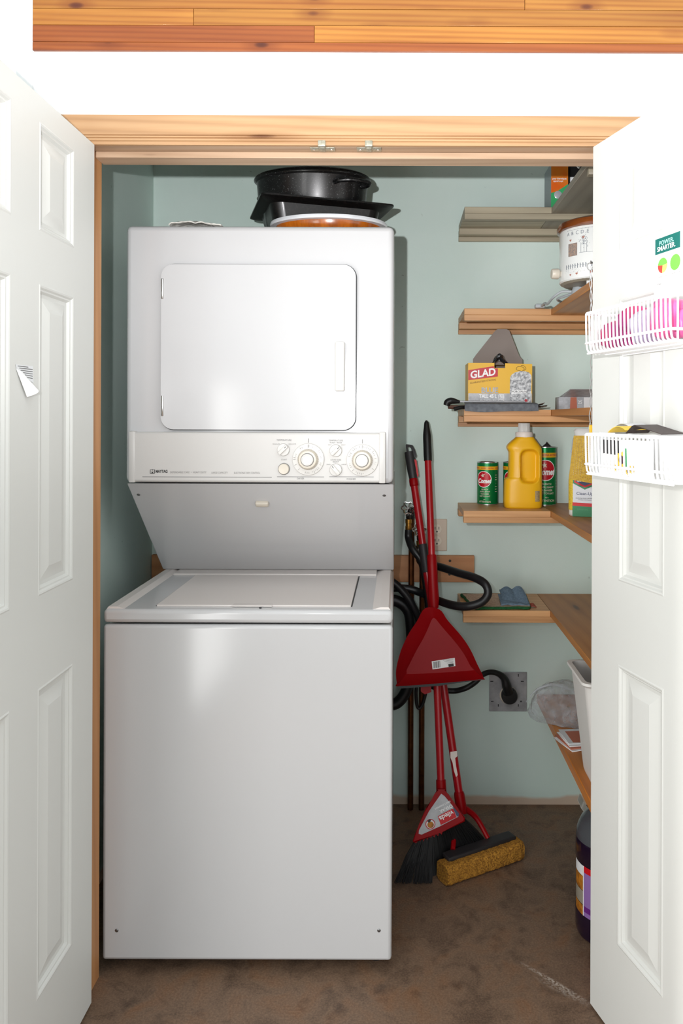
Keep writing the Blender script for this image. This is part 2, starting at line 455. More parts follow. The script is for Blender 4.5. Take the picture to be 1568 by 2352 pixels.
M['swatter'] = mottled('yellow_swatter_plastic', rgb(184, 150, 50), rgb(156, 122, 38), 160, 0.5)
M['swatter_tip'] = principled('yellow_ferrule', rgb(228, 184, 44), 0.4)
M['wire_white'] = principled('white_coated_wire', rgb(246, 247, 247), 0.3)
M['wire_twist'] = principled('twisted_wire', rgb(210, 212, 212), 0.3, 0.6)
M['bin_white'] = principled('white_bin_plastic', rgb(222, 220, 216), 0.4)
M['mat_beige'] = mottled('beige_terry', rgb(206, 180, 156), rgb(176, 148, 128), 160, 0.95, 0.8, 300)
M['mat_stain'] = mottled('scorched_terry', rgb(110, 88, 66), rgb(150, 124, 100), 120, 0.95, 0.8, 300)
M['green_trim'] = mottled('green_binding', rgb(26, 92, 46), rgb(18, 70, 34), 120, 0.9, 0.4, 300)
M['blue_cloth'] = mottled('blue_grey_cloth', rgb(110, 132, 150), rgb(94, 114, 132), 140, 0.95, 0.5, 400)
M['rust_cloth'] = principled('rust_red_cloth', rgb(160, 78, 62), 0.9)
M['teal_sign'] = principled('teal_sign', rgb(24, 108, 100), 0.5)
M['pale_teal'] = principled('pale_teal_print', rgb(170, 224, 214), 0.5)
M['paper'] = principled('white_paper', rgb(240, 240, 240), 0.6)
M['paper_grey'] = principled('pale_grey_paper', rgb(222, 224, 226), 0.6)  # flat pale grey paper colour
M['pie_green'] = principled('pie_green', rgb(122, 204, 84), 0.5)
M['pie_red'] = principled('pie_red', rgb(196, 76, 66), 0.5)
M['pie_yellow'] = principled('pie_yellow', rgb(244, 216, 120), 0.5)
M['magenta'] = mottled('magenta_packet', rgb(206, 32, 92), rgb(176, 60, 130), 16, 0.35)
M['pink'] = mottled('pink_packet', rgb(230, 84, 140), rgb(196, 110, 170), 18, 0.35)
M['lilac'] = mottled('lilac_packet', rgb(170, 150, 190), rgb(206, 200, 214), 22, 0.4)
M['brown_card'] = principled('dark_brown_card', rgb(62, 50, 48), 0.5)
M['petal'] = principled('sunflower_yellow', rgb(238, 200, 74), 0.5)
M['seedhead'] = principled('sunflower_centre', rgb(84, 52, 66), 0.6)
M['leaf_green'] = principled('leaf_green_print', rgb(80, 160, 110), 0.5)
M['purple_label'] = principled('purple_label', rgb(140, 106, 168), 0.45)
M['purple_dark'] = principled('deep_purple_band', rgb(98, 34, 120), 0.45)
M['red_band'] = principled('red_band', rgb(196, 10, 24), 0.45)
M['orange_print'] = mottled('orange_photo_print', rgb(190, 120, 30), rgb(120, 70, 20), 60, 0.5)
M['purple_liquid'] = principled('dark_purple_bottle', rgb(26, 12, 34), 0.14, coat=0.4)
M['smoke_plastic'] = principled('clear_smoky_plastic', rgb(70, 72, 76), 0.12, coat=0.3)
M['bulb_orange'] = mottled('orange_carton', rgb(226, 98, 14), rgb(214, 140, 40), 16, 0.45)
M['bulb_green'] = principled('green_carton', rgb(58, 170, 104), 0.45)
M['bulb_side'] = principled('grey_green_carton_side', rgb(150, 162, 164), 0.5)
M['silver_bulb'] = principled('silver_bulb_print', rgb(196, 196, 204), 0.25, 0.3)
M['charcoal'] = principled('charcoal_casing', rgb(44, 42, 44), 0.5)
M['magazine'] = principled('brick_red_print', rgb(190, 110, 84), 0.5)

def clear_bag():
    m = principled('thin_clear_plastic', rgb(196, 200, 206), 0.22, spec=0.6)
    N, L, P = nodes(m)
    v = coords(m)
    a = ramp(m, noise_tex(m, v, 16.0, 4, 0.6, 0.8), [(0.35, (0.12, 0.12, 0.12, 1)), (0.7, (0.52, 0.52, 0.52, 1))])
    L.new(a, P.inputs['Alpha'])
    bump(m, noise_tex(m, v, 28.0, 4, 0.6, 1.2), 0.8, 0.01)
    return m
M['clear_bag'] = clear_bag()

# ------------------------------------------------------------------ the setting
YF, YB = 1.712, 2.592            # room face of the closet's front wall, the closet's back wall
YI = 1.795                       # closet face of the front wall
XL, XR = -0.839, 0.716           # the closet's side walls
JL, JR = -0.700, 0.478           # faces of the door jambs
ZH = 1.928                       # underside of the head jamb
CEIL = 2.42
def struct(name, bm, mat, label=None, smooth=35):
    return tag(obj(name, bm, mat, None, None, smooth), label, None, None, 'structure')
struct('floor', bx(-0.96, 3.2, -7.0, YB+0.1, -0.08, 0.0), M['floor'], 'brown mottled vinyl floor of the closet and the room')
struct('wall_back', bx(XL-0.1, XR+0.1, YB, YB+0.1, 0, CEIL), M['mint'], 'pale mint back wall of the closet')
struct('wall_left', bx(XL-0.1, XL, YI, YB, 0, CEIL), M['mint'], 'pale mint side wall of the closet beside the dryer')
struct('wall_right', bx(XR, XR+0.1, YI, YB, 0, CEIL), M['mint'], 'pale mint side wall of the closet behind the shelves')
struct('ceiling', bx(XL-0.1, XR+0.1, YF, YB+0.1, CEIL, CEIL+0.06), M['white_paint'], 'ceiling of the closet')
wf = B()
box(wf, -0.96, 2.2, YF, YI, ZH+0.02, CEIL); box(wf, -0.96, JL-0.02, YF, YI, 0, ZH+0.02); box(wf, JR+0.02, 2.2, YF, YI, 0, ZH+0.02)
struct('wall_front', wf, M['white_paint'], 'bright white wall above and beside the closet opening')
wr = bx(-0.96, -0.862, 0.75, YF, 0, 2.75); box(wr, -0.96, -0.862, -0.40, 0.75, 0, 0.05); box(wr, -0.96, -0.862, -0.40, 0.75, 2.35, 2.75); box(wr, -0.96, -0.862, -1.6, -0.40, 0, 2.75)  # assumed opening, its edge set to bound the sun on the door
struct('wall_room', wr, M['white_paint'], 'white wall of the room behind the open door with the torn sticker')

# head of the opening: casing, jamb, stop
hd = prism([(1.712, 1.996), (1.7005, 1.994), (1.7, 1.950), (1.703, 1.9485), (1.7, 1.947), (1.7, 1.944), (1.703, 1.9425), (1.7, 1.941), (1.7, 1.937), (1.7035, 1.935), (1.7035, ZH), (1.712, ZH)], -0.77, 0.55, axis='X')
trim1 = struct('trim_1', hd, M['pine'], 'pale pine casing and head jamb over the closet opening', smooth=0)
obj('head_jamb', bx(JL, JR, 1.7125, YI, ZH, ZH+0.0195), M['pine_pale'], trim1)
obj('door_stop', bx(JL, JR, 1.746, YI+0.002, ZH-0.0145, ZH-0.0002, 0.0012), M['pine_pale'], trim1)
for cx in (740, 847):
    c = at(cx, 343, 1.715)
    p = B(); box(p, c.x-0.0085, c.x+0.0085, 1.6985, 1.722, ZH-0.0035, ZH+0.010, 0.001); box(p, c.x-0.028, c.x+0.028, 1.713, 1.738, ZH-0.0022, ZH-0.0003, 0.0008)
    box(p, c.x-0.006, c.x+0.006, 1.708, 1.734, ZH-0.0045, ZH-0.002, 0.0008)
    k = obj('strike_plate', p, M['catch'], trim1)
    for s in (-1, 1):
        obj('screw', lathe([(0.0, 0.0), (0.003, 0.0005), (0.003, 0.0014)], 10, (c.x+s*0.020, 1.7255, ZH-0.0036)), M['chrome'], k)
struct('trim_2', bx(JL-0.02, JL, 1.70, 1.786, 0, ZH), M['pine_jamb'], 'pine side jamb of the opening beside the washer')
struct('trim_3', bx(JR, JR+0.02, 1.7125, 1.786, 0, ZH), M['pine_jamb'], 'pine side jamb of the opening beside the shelves')
struct('trim_4', bx(-0.862, -0.826, YF-0.004, YF, ZH, CEIL), M['trim_white'], 'narrow pale corner strip beside the cedar boards')
# cedar cladding over the white wall, board by board
tr5 = struct('trim_5', bx(-0.824, 1.4, YF-0.003, YF, 2.1405, CEIL), M['cedar_red'], 'knotty orange cedar boards above the white wall')
rows = [(2.1395, 2.1585, [], 'cedar_red'), (2.1585, 2.1965, [-0.192], 'cedar_red'), (2.1965, 2.2335, [-0.463], 'cedar'), (2.2335, 2.2705, [0.28], 'cedar'), (2.2705, 2.3075, [-0.1], 'cedar'), (2.3075, 2.3445, [0.5], 'cedar'), (2.3445, 2.3815, [-0.35], 'cedar'), (2.3815, 2.4185, [0.15], 'cedar')]
for z0, z1, js, mk in rows:
    xs = [-0.8245]+js+[1.4]
    for i, (a, b) in enumerate(zip(xs, xs[1:])):
        mm = 'cedar' if (mk == 'cedar_red' and i == 1) else mk
        obj('plank', bx(a+0.0005, b-0.0005, YF-0.0085, YF-0.002, z0+0.0004, z1-0.0004, 0.0006, 1), M[mm], tr5)

# six-panel doors
def door(name, hinge, u, n, label, width=0.623):
    u = Vector(u).normalized(); n = Vector(n).normalized()
    m = Matrix.Identity(4)
    for i in range(3): m[i][0], m[i][1], m[i][2], m[i][3] = u[i], n[i], (0, 0, 1)[i], hinge[i]
    us = [0, 0.105, 0.259, 0.364, 0.518, width]; zs = [0.008, 0.209, 0.80, 0.976, 1.569, 1.670, 1.876, 1.925]
    bm = B(); V = {}
    def vv(i, j):
        if (i, j) not in V: V[(i, j)] = bm.verts.new((us[i], 0, zs[j]))
        return V[(i, j)]
    holes = [(i, j) for i in (1, 3) for j in (1, 3, 5)]
    for i in range(5):
        for j in range(7):
            if (i, j) not in holes: bm.faces.new((vv(i, j), vv(i+1, j), vv(i+1, j+1), vv(i, j+1)))
    T = 0.035
    back = [bm.verts.new((a, -T, b)) for a, b in ((0, zs[0]), (width, zs[0]), (width, zs[-1]), (0, zs[-1]))]
    bm.faces.new(back)
    bot = [vv(i, 0) for i in range(6)]; top = [vv(i, 7) for i in range(6)]; lf = [vv(0, j) for j in range(8)]; rt = [vv(5, j) for j in range(8)]
    bm.faces.new(bot+[back[1], back[0]]); bm.faces.new(top+[back[2], back[3]]); bm.faces.new(lf+[back[3], back[0]]); bm.faces.new(rt+[back[2], back[1]])
    d = tag(obj(name, bm, M['door_paint'], None, m, 20), label, None, None, 'structure')
    for i, j in holes:
        a, b, c, e = us[i], us[i+1], zs[j], zs[j+1]
        pb = B()
        prof = [(0, 0), (0.003, 0.0012), (0.006, 0.0002), (0.009, -0.003), (0.012, -0.0035), (0.016, -0.0085), (0.023, -0.0095), (0.027, -0.0085), (0.046, -0.0030), (0.049, -0.0022)]
        rings = [[(a+s, h, c+s), (b-s, h, c+s), (b-s, h, e-s), (a+s, h, e-s)] for s, h in prof]
        R = [[pb.verts.new(p) for p in r] for r in rings]
        for r0, r1 in zip(R, R[1:]):
            for k in range(4): pb.faces.new((r0[k], r0[(k+1) % 4], r1[(k+1) % 4], r1[k]))
        pb.faces.new(R[-1])
        obj('panel', pb, M['door_paint'], d, m, 20, recalc=True)
    return d, m
door1, D1 = door('door_1', (-0.6816, 1.697, 0), (0, -1, 0), (1, 0, 0), 'white six-panel door open at the washer side')
UR = Vector((0.29, -0.957, 0)).normalized(); NR = Vector((-0.957, -0.29, 0)).normalized()
door2, D2 = door('door_2', (0.4335, 1.70, 0), UR, NR, 'white six-panel door open at the shelf side, with wire baskets on it')

# ------------------------------------------------------------------ stacked washer and dryer
LX0, LX1 = -0.698, -0.012
lc = thing('laundry_centre', 'white stacked washer and dryer standing in the closet', 'washer dryer', (-0.355, 2.15, 0))
obj('washer_cabinet', bx(LX0+0.003, LX1-0.001, 1.812, 2.46, 0.029, 0.822, 0.004), M['enamel'], lc)
fp = obj('front_panel', bx(LX0, LX1, 1.797, 1.815, 0.030, 0.8255, 0.0085, 3), M['enamel'], lc)
for px in (268, 870):
    c = at(px, 2137, 1.797)
    obj('screw', lathe([(0.0042, -0.001), (0.0042, 0.0006), (0.003, 0.0014), (0, 0.0016)], 14, (c.x, 1.797, c.z), 'Y'), M['bolt'], fp)
wt = B()
box(wt, LX0, LX1, 1.796, 2.30, 0.829, 0.8615, 0.010, 3)
top = obj('washer_top', wt, M['enamel'], lc)
for s in (0, 1):                                           # raised side rails of the top
    q = [(LX0+0.004, 0.858), (LX0+0.010, 0.8665), (LX0+0.030, 0.8665), (LX0+0.052, 0.8605)]
    if s: q = [(LX0+LX1-a, b) for a, b in q][::-1]
    obj('side_rail', prism(q, 1.806, 2.262, 0.0), M['lid'], top)
obj('rear_strip', bx(LX0+0.05, LX1-0.05, 2.19, 2.255, 0.861, 0.8665, 0.002), M['lid'], top)
lx0, lx1, ly0, ly1 = -0.581, -0.113, 1.828, 2.178
obj('lid_gap', bx(lx0-0.0022, lx1+0.0032, ly0+0.002, ly1+0.004, 0.858, 0.8620), M['seam'], top)
lid = obj('lid', bx(lx0, lx1, ly0, ly1, 0.8605, 0.8655, 0.0022, 2), M['lid'], lc)
obj('lid_lip', bx(-0.398, -0.302, ly0-0.007, ly0+0.012, 0.8625, 0.8660, 0.0016), M['lid'], lid)
obj('lid_bumper', lathe([(0.0028, 0), (0.0028, 0.004)], 12, (-0.328, 1.812, 0.8605)), M['seam'], top)
for cx, cy in ((-0.665, 1.86), (-0.05, 1.86), (-0.665, 2.42), (-0.05, 2.42)):
    obj('foot', lathe([(0.018, 0.0), (0.02, 0.004), (0.018, 0.012), (0.009, 0.014), (0.009, 0.032)], 18, (cx, cy, 0)), M['charcoal'], lc)
# dryer
obj('dryer_cabinet', bx(LX0-0.002, LX1-0.001, 1.945, 2.46, 1.149, 1.809, 0.014, 4), M['enamel'], lc)
lp = obj('lower_panel', prism([(1.952, 1.1465), (2.252, 0.8675), (2.46, 0.8675), (2.46, 1.1465)], LX0, LX1, 0.003, 'X'), M['enamel'], lc)
sl = Vector((0, 2.252-1.952, 0.8675-1.1465)).normalized(); sn = Vector((0, sl.z, -sl.y))
if sn.y > 0: sn = -sn
def on_slant(px, py):
    o = Vector((0, 0, H)); d = at(px, py, 1.0)-o; p0 = Vector((0, 1.952, 1.1465))
    return o+d*((p0-o).dot(sn)/d.dot(sn))
for px, py in ((318, 1136), (882, 1138)):
    c = on_slant(px, py); fr = frame(c, (1, 0, 0), -sl)
    obj('screw', lathe([(0.0045, -0.001), (0.0045, 0.0008), (0.003, 0.0018), (0, 0.002)], 14), M['bolt'], lp, fr)
c = on_slant(602, 1154); fr = frame(c, (1, 0, 0), -sl)
obj('release_tab', bx(-0.0175, 0.0175, -0.009, 0.007, -0.002, 0.010, 0.004, 3), M['knob_cream'], lp, fr)
dz0, dz1, dx0, dx1 = 1.284, 1.709, -0.607, -0.1075
dd = obj('dryer_door', prism(rrect(dx0+0.0022, dx1-0.0022, dz0+0.0022, dz1-0.0022, 0.032, 10), 1.931, 1.9448, 0.0035, 'Y', 3), M['enamel'], lc)
obj('door_gap', prism(rrect(dx0, dx1, dz0, dz1, 0.034, 10), 1.9385, 1.9452), M['seam'], dd)
hb = B(); box(hb, -0.161, -0.1365, 1.911, 1.9315, 1.384, 1.509, 0.004, 3)
obj('handle', hb, M['knob'], dd)
for py in (663, 932):
    c = at(372.5, py, 1.93)
    hg = B()
    lathe([(0.0030, -0.026), (0.0036, -0.025), (0.0036, 0.025), (0.0030, 0.026)], 12, (c.x, 1.932, c.z), bm=hg)
    hh = obj('hinge', hg, M['chrome'], dd)
# control panel
cp = obj('control_panel', bx(-0.682, -0.0345, 1.926, 1.950, 1.1525, 1.2795, 0.006, 3), M['panel'], lc)
yp = 1.926
obj('end_cap', bx(-0.684, -0.668, 1.924, 1.946, 1.151, 1.2815, 0.003), M['panel'], cp)
obj('end_cap', bx(-0.0495, -0.0325, 1.924, 1.946, 1.151, 1.2815, 0.003), M['panel'], cp)
rl = B()
for a, b in ((327, 624), (636, 744), (756, 858)):
    p, q = at(a, 1095, yp), at(b, 1095.6, yp); box(rl, p.x, q.x, yp-0.0006, yp, p.z-0.0007, p.z+0.0007)
obj('rule_line', rl, M['print_grey'], cp)
def ptxt(s, px, py, size, mat='print_faint', **kw):
    c = at(px, py, yp-0.0008); return text(s, size, M[mat], cp, facing(c), **kw)
lg = at(350, 1083, yp); lgb = B()
box(lgb, lg.x-0.0058, lg.x+0.0058, yp-0.001, yp, lg.z-0.0052, lg.z+0.0052)
obj('logo', lgb, M['print_dark'], cp)
text('M', 0.0100, M['panel'], cp, facing((lg.x, yp-0.0014, lg.z)), 'logo', bold=0.05, fit=0.0085)
ptxt('MAYTAG', 371, 1083, 0.0100, 'print_dark', bold=0.035, fit=0.0300)
ptxt('DEPENDABLE CARE  •  HEAVY DUTY', 432, 1085, 0.0068, fit=0.092)
ptxt('LARGE CAPACITY', 504, 1086, 0.0068, fit=0.041); ptxt('ELECTRONIC DRY CONTROL', 567, 1086.5, 0.0068, fit=0.066)
ptxt('TEMPERATURE', 652, 1011, 0.0058, 'print_grey'); ptxt('REGULAR', 634, 1020, 0.0042); ptxt('DELICATE', 671, 1020, 0.0042)
ptxt('START', 652, 1056, 0.0052); ptxt('DRYER', 690, 1099.5, 0.0060, 'print_grey'); ptxt('WASHER', 806, 1100.5, 0.0060, 'print_grey')
ptxt('TEMPERATURE', 771, 1012, 0.0056, 'print_grey'); ptxt('WASH / RINSE', 771, 1017, 0.0050, 'print_grey'); ptxt('HOT', 757, 1022, 0.0042); ptxt('COLD', 788, 1022, 0.0042)
ptxt('LOAD SIZE', 771, 1056.5, 0.0056, 'print_grey'); ptxt('SELECT', 771, 1061, 0.0050, 'print_grey'); ptxt('SMALL', 755, 1067, 0.0042); ptxt('LARGE', 789, 1067, 0.0042)
def dial(px, py):
    c = at(px, py, yp)
    c = (c.x, yp, c.z)
    sk = obj('dial_skirt', lathe([(0.0395, 0), (0.0405, 0.003), (0.0395, 0.0055), (0.030, 0.007), (0.0, 0.0072)], 48, c, 'Y'), M['knob'], cp)
    mk = B()
    for i in range(46):
        a = 2*PI*i/46
        if i % 6 == 0 or random.random() < 0.25: continue
        r0, r1 = 0.0315, 0.0315+random.choice((0.003, 0.0045, 0.006)); w = 0.00045
        ca, sa = math.cos(a), math.sin(a)
        bmq = [(r0*ca-w*sa, r0*sa+w*ca), (r1*ca-w*sa, r1*sa+w*ca), (r1*ca+w*sa, r1*sa-w*ca), (r0*ca+w*sa, r0*sa-w*ca)]
        mk.faces.new([mk.verts.new((c[0]+p[0], yp-0.0074, c[2]+p[1])) for p in bmq])
    obj('dial_mark', mk, M['print_faint'], cp, smooth=0)
    fl = []
    for h, r in ((0.006, 0.0265), (0.010, 0.0262), (0.021, 0.0235), (0.0235, 0.0215), (0.024, 0.0170)):
        fl.append([(c[0]+(r+(0.0005*math.cos(36*2*PI*i/144) if h < 0.022 else 0))*math.cos(2*PI*i/144), yp-h, c[2]+(r+(0.0005*math.cos(36*2*PI*i/144) if h < 0.022 else 0))*math.sin(2*PI*i/144)) for i in range(144)])
    obj('dial_grip', loft(fl), M['knob_cream'], cp)
    obj('dial_ring', lathe([(0.0168, 0.0235), (0.0168, 0.0245), (0.0158, 0.0246)], 32, c, 'Y'), M['print_grey'], cp)
    obj('dial_button', lathe([(0.0155, 0.022), (0.0155, 0.0265), (0.0145, 0.0285), (0.012, 0.029), (0.0118, 0.0275), (0, 0.0272)], 32, c, 'Y'), M['knob'], cp)
    p = B(); box(p, c[0]-0.0006, c[0]+0.0006, yp-0.001, yp, c[2]+0.0425, c[2]+0.053); box(p, c[0]-0.0004, c[0]+0.0004, yp-0.0078, yp-0.0070, c[2]+0.029, c[2]+0.038)
    obj('pointer_mark', p, M['print_grey'], cp, smooth=0)
dial(708, 1055); dial(832, 1057)
def knob(px, py, rot):
    c = at(px, py, yp); c = (c.x, yp, c.z)
    k = obj('knob', lathe([(0.0158, 0), (0.016, 0.002), (0.015, 0.006), (0.0145, 0.0075), (0, 0.008)], 32, c, 'Y'), M['knob'], cp)
    g = B(); box(g, -0.0046, 0.0046, -0.0145, 0.0145, 0.006, 0.017, 0.0018)
    m = facing(c) @ Matrix.Rotation(rot, 4, 'Z')
    obj('knob_grip', g, M['knob'], cp, m)
    p = B(); box(p, -0.0007, 0.0007, 0.0065, 0.0125, 0.0170, 0.0174)
    obj('pointer_mark', p, M['print_dark'], cp, m, 0)
knob(651, 1033, math.radians(-45)); knob(771, 1035, math.radians(-45)); knob(771, 1079, math.radians(40))
c = at(652, 1077, yp)
obj('button_ring', lathe([(0.0150, 0), (0.0150, 0.002), (0.0138, 0.0022)], 28, (c.x, yp, c.z), 'Y'), M['print_grey'], cp)
obj('push_button', lathe([(0.0137, 0), (0.0137, 0.007), (0.0125, 0.009), (0.006, 0.0086), (0, 0.0084)], 28, (c.x, yp, c.z), 'Y'), M['knob_cream'], cp)

# ------------------------------------------------------------------ on top of the dryer (top at z 1.809)
ZT = 1.809
# oval dish
c = at(755, 500, 2.14)
t = thing('oval_dish', 'amber glazed oval dish with a white rim, under the black pans', 'dish', (c.x, 2.14, ZT))
rx, ry = 0.165, 0.118
def oval(r, z, n=64, cx=0, cy=0): return [(cx+rx*r*math.cos(2*PI*i/n), cy+ry*r*math.sin(2*PI*i/n), z) for i in range(n)]
Md = Matrix.Translation((c.x, 2.14, ZT))
obj('bowl', loft([oval(0.70, 0.0), oval(0.80, 0.010), oval(0.885, 0.032), oval(0.90, 0.044), oval(0.85, 0.044), oval(0.70, 0.012)]), M['dish_amber'], t, Md)
obj('rim', loft([oval(0.90, 0.041), oval(0.985, 0.0425), oval(1.0, 0.047), oval(0.99, 0.0525), oval(0.95, 0.054), oval(0.87, 0.0525)], caps=False), M['dish_white'], t, Md)
# black baking pan, level, resting on the dish
A = at(600, 440, 2.085); Bp = at(906, 477, 2.20)
ex = (Bp-A); ex.z = 0; ex.normalize(); ey = Vector((-ex.y, ex.x, 0))
zp = ZT+0.0545
t = thing('baking_pan', 'black enamel baking pan with a wide flange, balanced on the oval dish', 'pan', (A.x, A.y, zp))
Mp = Matrix.Identity(4)
for i in range(3): Mp[i][0], Mp[i][1], Mp[i][2], Mp[i][3] = ex[i], ey[i], (0, 0, 1)[i], (A.x, A.y, zp)[i]
LW, LD = 0.385, 0.290
def rr(ins, z, r): return [(p[0], p[1], z) for p in rrect(ins, LW-ins, ins, LD-ins, r, 6)]
obj('tray', loft([rr(0.052, 0.0, 0.03), rr(0.044, 0.003, 0.034), rr(0.031, 0.060, 0.036), rr(0.006, 0.066, 0.02), rr(0.0, 0.069, 0.018), rr(0.0, 0.0735, 0.018), rr(0.006, 0.073, 0.02), rr(0.033, 0.067, 0.034), rr(0.046, 0.006, 0.032)]), M['pan_black'], t, Mp)
obj('base_stain', loft([rr(0.062, -0.0006, 0.02), rr(0.060, 0.0006, 0.02)]), M['pan_brown'], t, Mp)
# speckled roaster in the pan
cr = Mp @ Vector((0.165, 0.19, 0.0066))
cr.x = at(717, 420, 2.275).x; cr.y = 2.275
t = thing('roasting_pot', 'black speckled enamel oval roaster with loop handles, on top of the pile', 'pot', tuple(cr))
rx, ry = 0.169, 0.112
hb_ = 1.315+0.712-cr.z
Mr = Matrix.Translation(cr) @ Matrix.Rotation(math.radians(-4), 4, 'Z')
obj('pot_body', loft([oval(0.73, 0.0), oval(0.78, 0.004), oval(0.84, 0.062), oval(0.955, 0.085), oval(0.985, hb_-0.012), oval(1.0, hb_-0.010), oval(1.03, hb_-0.006), oval(1.04, hb_-0.002), oval(1.03, hb_+0.001), oval(0.97, hb_), oval(0.93, 0.09), oval(0.80, 0.010)]), M['speckle'], t, Mr, 50)
obj('pot_lid', loft([oval(1.0, hb_+0.001), oval(1.02, hb_+0.004), oval(0.98, hb_+0.008), oval(0.8, hb_+0.012), oval(0.4, hb_+0.016), oval(0.02, hb_+0.017)]), M['speckle'], t, Mr, 50)
for s, ang in ((1, -0.72), (-1, PI-0.72)):
    def hp(a, k, z): return (rx*k*math.cos(a), ry*k*math.sin(a), z)
    zz = hb_-0.034
    obj('loop_handle', tube([hp(ang-0.33, 0.97, zz), hp(ang-0.30, 1.12, zz+0.001), hp(ang-0.15, 1.24, zz+0.002), hp(ang+0.15, 1.24, zz+0.002), hp(ang+0.30, 1.12, zz+0.001), hp(ang+0.33, 0.97, zz)], 0.0065, 10), M['speckle'], t, Mr)
# crumpled cloth
def rag(u, v):
    x = -0.595+0.135*u+0.006*noise.noise((u*5, v*5, 1)); y = 1.965+0.10*v+0.006*noise.noise((u*5, v*5, 7))
    z = ZT+0.004+0.019*max(0, math.sin(PI*u))**0.6*(0.55+0.45*math.cos(2.2*u))*(0.55+0.45*math.sin(PI*v)) + 0.0045*noise.noise((u*9, v*9, 3))
    return (x, y, max(z, ZT+0.0005))
tag(obj('crumpled_rag', sheet(rag, 34, 24, 0.003), M['cloth_white'], smooth=60), 'crumpled off-white rag lying near the edge of the dryer top', 'rag')

# ------------------------------------------------------------------ shelves
SX0, SY = 0.203, 2.36
SZ = [H+0.660, H+0.344, H+0.030, H-0.285, H-0.595]
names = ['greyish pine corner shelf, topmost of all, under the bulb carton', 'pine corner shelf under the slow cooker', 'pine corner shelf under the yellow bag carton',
         'pine corner shelf under the yellow jug and green cans', 'pine corner shelf under the pot holder and blue cloth']
for k, z in enumerate(SZ):
    t = thing('wall_shelf', names[k], 'shelf', (SX0, YB, z), group='L-shaped pine shelves in the corner')
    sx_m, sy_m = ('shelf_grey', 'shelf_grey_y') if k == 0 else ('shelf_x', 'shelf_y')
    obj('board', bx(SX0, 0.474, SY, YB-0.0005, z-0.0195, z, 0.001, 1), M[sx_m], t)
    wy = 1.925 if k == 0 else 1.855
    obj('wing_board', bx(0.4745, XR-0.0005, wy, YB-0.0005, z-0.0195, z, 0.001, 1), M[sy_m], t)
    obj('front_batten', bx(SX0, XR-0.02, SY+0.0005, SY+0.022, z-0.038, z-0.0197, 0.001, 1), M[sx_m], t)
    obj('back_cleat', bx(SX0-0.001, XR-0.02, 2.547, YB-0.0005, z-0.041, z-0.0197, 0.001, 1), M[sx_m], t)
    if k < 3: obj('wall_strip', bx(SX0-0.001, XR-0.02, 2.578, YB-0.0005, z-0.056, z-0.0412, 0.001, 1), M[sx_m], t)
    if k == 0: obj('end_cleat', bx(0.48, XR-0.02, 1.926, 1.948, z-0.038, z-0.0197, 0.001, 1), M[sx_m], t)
z6 = H-0.938
t = thing('wall_shelf', 'orange-stained lowest shelf under the white bin', 'shelf', (XR, YB, z6), group='L-shaped pine shelves in the corner')
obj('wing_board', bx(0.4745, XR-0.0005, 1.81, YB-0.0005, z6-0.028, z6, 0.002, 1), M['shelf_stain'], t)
obj('wall_cleat', bx(XR-0.03, XR-0.0005, 1.85, YB-0.001, z6-0.06, z6-0.0285, 0.001, 1), M['shelf_y'], t)

# top shelf: bulb carton, appliance with a cord
z = SZ[0]
c = at(1265, 470, 2.42)
t = thing('bulb_carton', 'orange and green light bulb carton on the topmost shelf', 'box', (c.x+0.03, 2.46, z))
x0, x1, y0, y1, zt = c.x, c.x+0.054, 2.42, 2.53, z+0.158
obj('carton', bx(x0, x1, y0, y1, z, zt, 0.0008, 1), M['bulb_side'], t)
f = y0-0.0006
gz = z+0.060
obj('orange_print', poly([(x0, f, gz+0.002), (x0+0.018, f, gz+0.006), (x1, f, gz+0.030), (x1, f, zt), (x0, f, zt)]), M['bulb_orange'], t, smooth=0)
obj('green_print', poly([(x0, f, z), (x1, f, z), (x1, f, gz+0.030), (x0+0.018, f, gz+0.006), (x0, f, gz+0.002)]), M['bulb_green'], t, smooth=0)
bl = B(); prism([(x0+0.020, gz-0.012), (x0+0.030, gz-0.018), (x0+0.046, gz-0.030), (x0+0.040, gz-0.036), (x0+0.024, gz-0.022)], f-0.0006, f-0.0004, bm=bl)
lathe([(0.0125, 0.0004), (0.011, 0.0010), (0, 0.0012)], 20, (x0+0.022, f, gz-0.004), 'Y', bl)
obj('bulb_picture', bl, M['silver_bulb'], t)
text('pour thermiques', 0.0085, M['white_print'], t, facing((x0+0.0265, f-0.0006, z+0.107)), bold=0.02, sx=0.78)
text('appareil coupé', 0.0075, M['white_print'], t, facing((x0+0.0225, f-0.0006, z+0.099)), bold=0.02, sx=0.7)
c = at(1312, 470, 2.30)
t = thing('charcoal_appliance', 'dark charcoal appliance with a white plate, beside the bulb carton', 'appliance', (0.60, 2.40, z))
obj('casing', bx(0.5425, 0.66, 2.44, 2.56, z, z+0.175, 0.01, 3), M['charcoal'], t)
obj('face_plate', bx(0.548, 0.61, 2.436, 2.441, z+0.090, z+0.118, 0.001), M['white_print'], t)
obj('cord', tube([(0.545, 2.436, z+0.162), (0.553, 2.40, z+0.150), (0.56, 2.37, z+0.125), (0.575, 2.40, z+0.150), (0.60, 2.436, z+0.155)], 0.0022, 8), M['wire_white'], t)

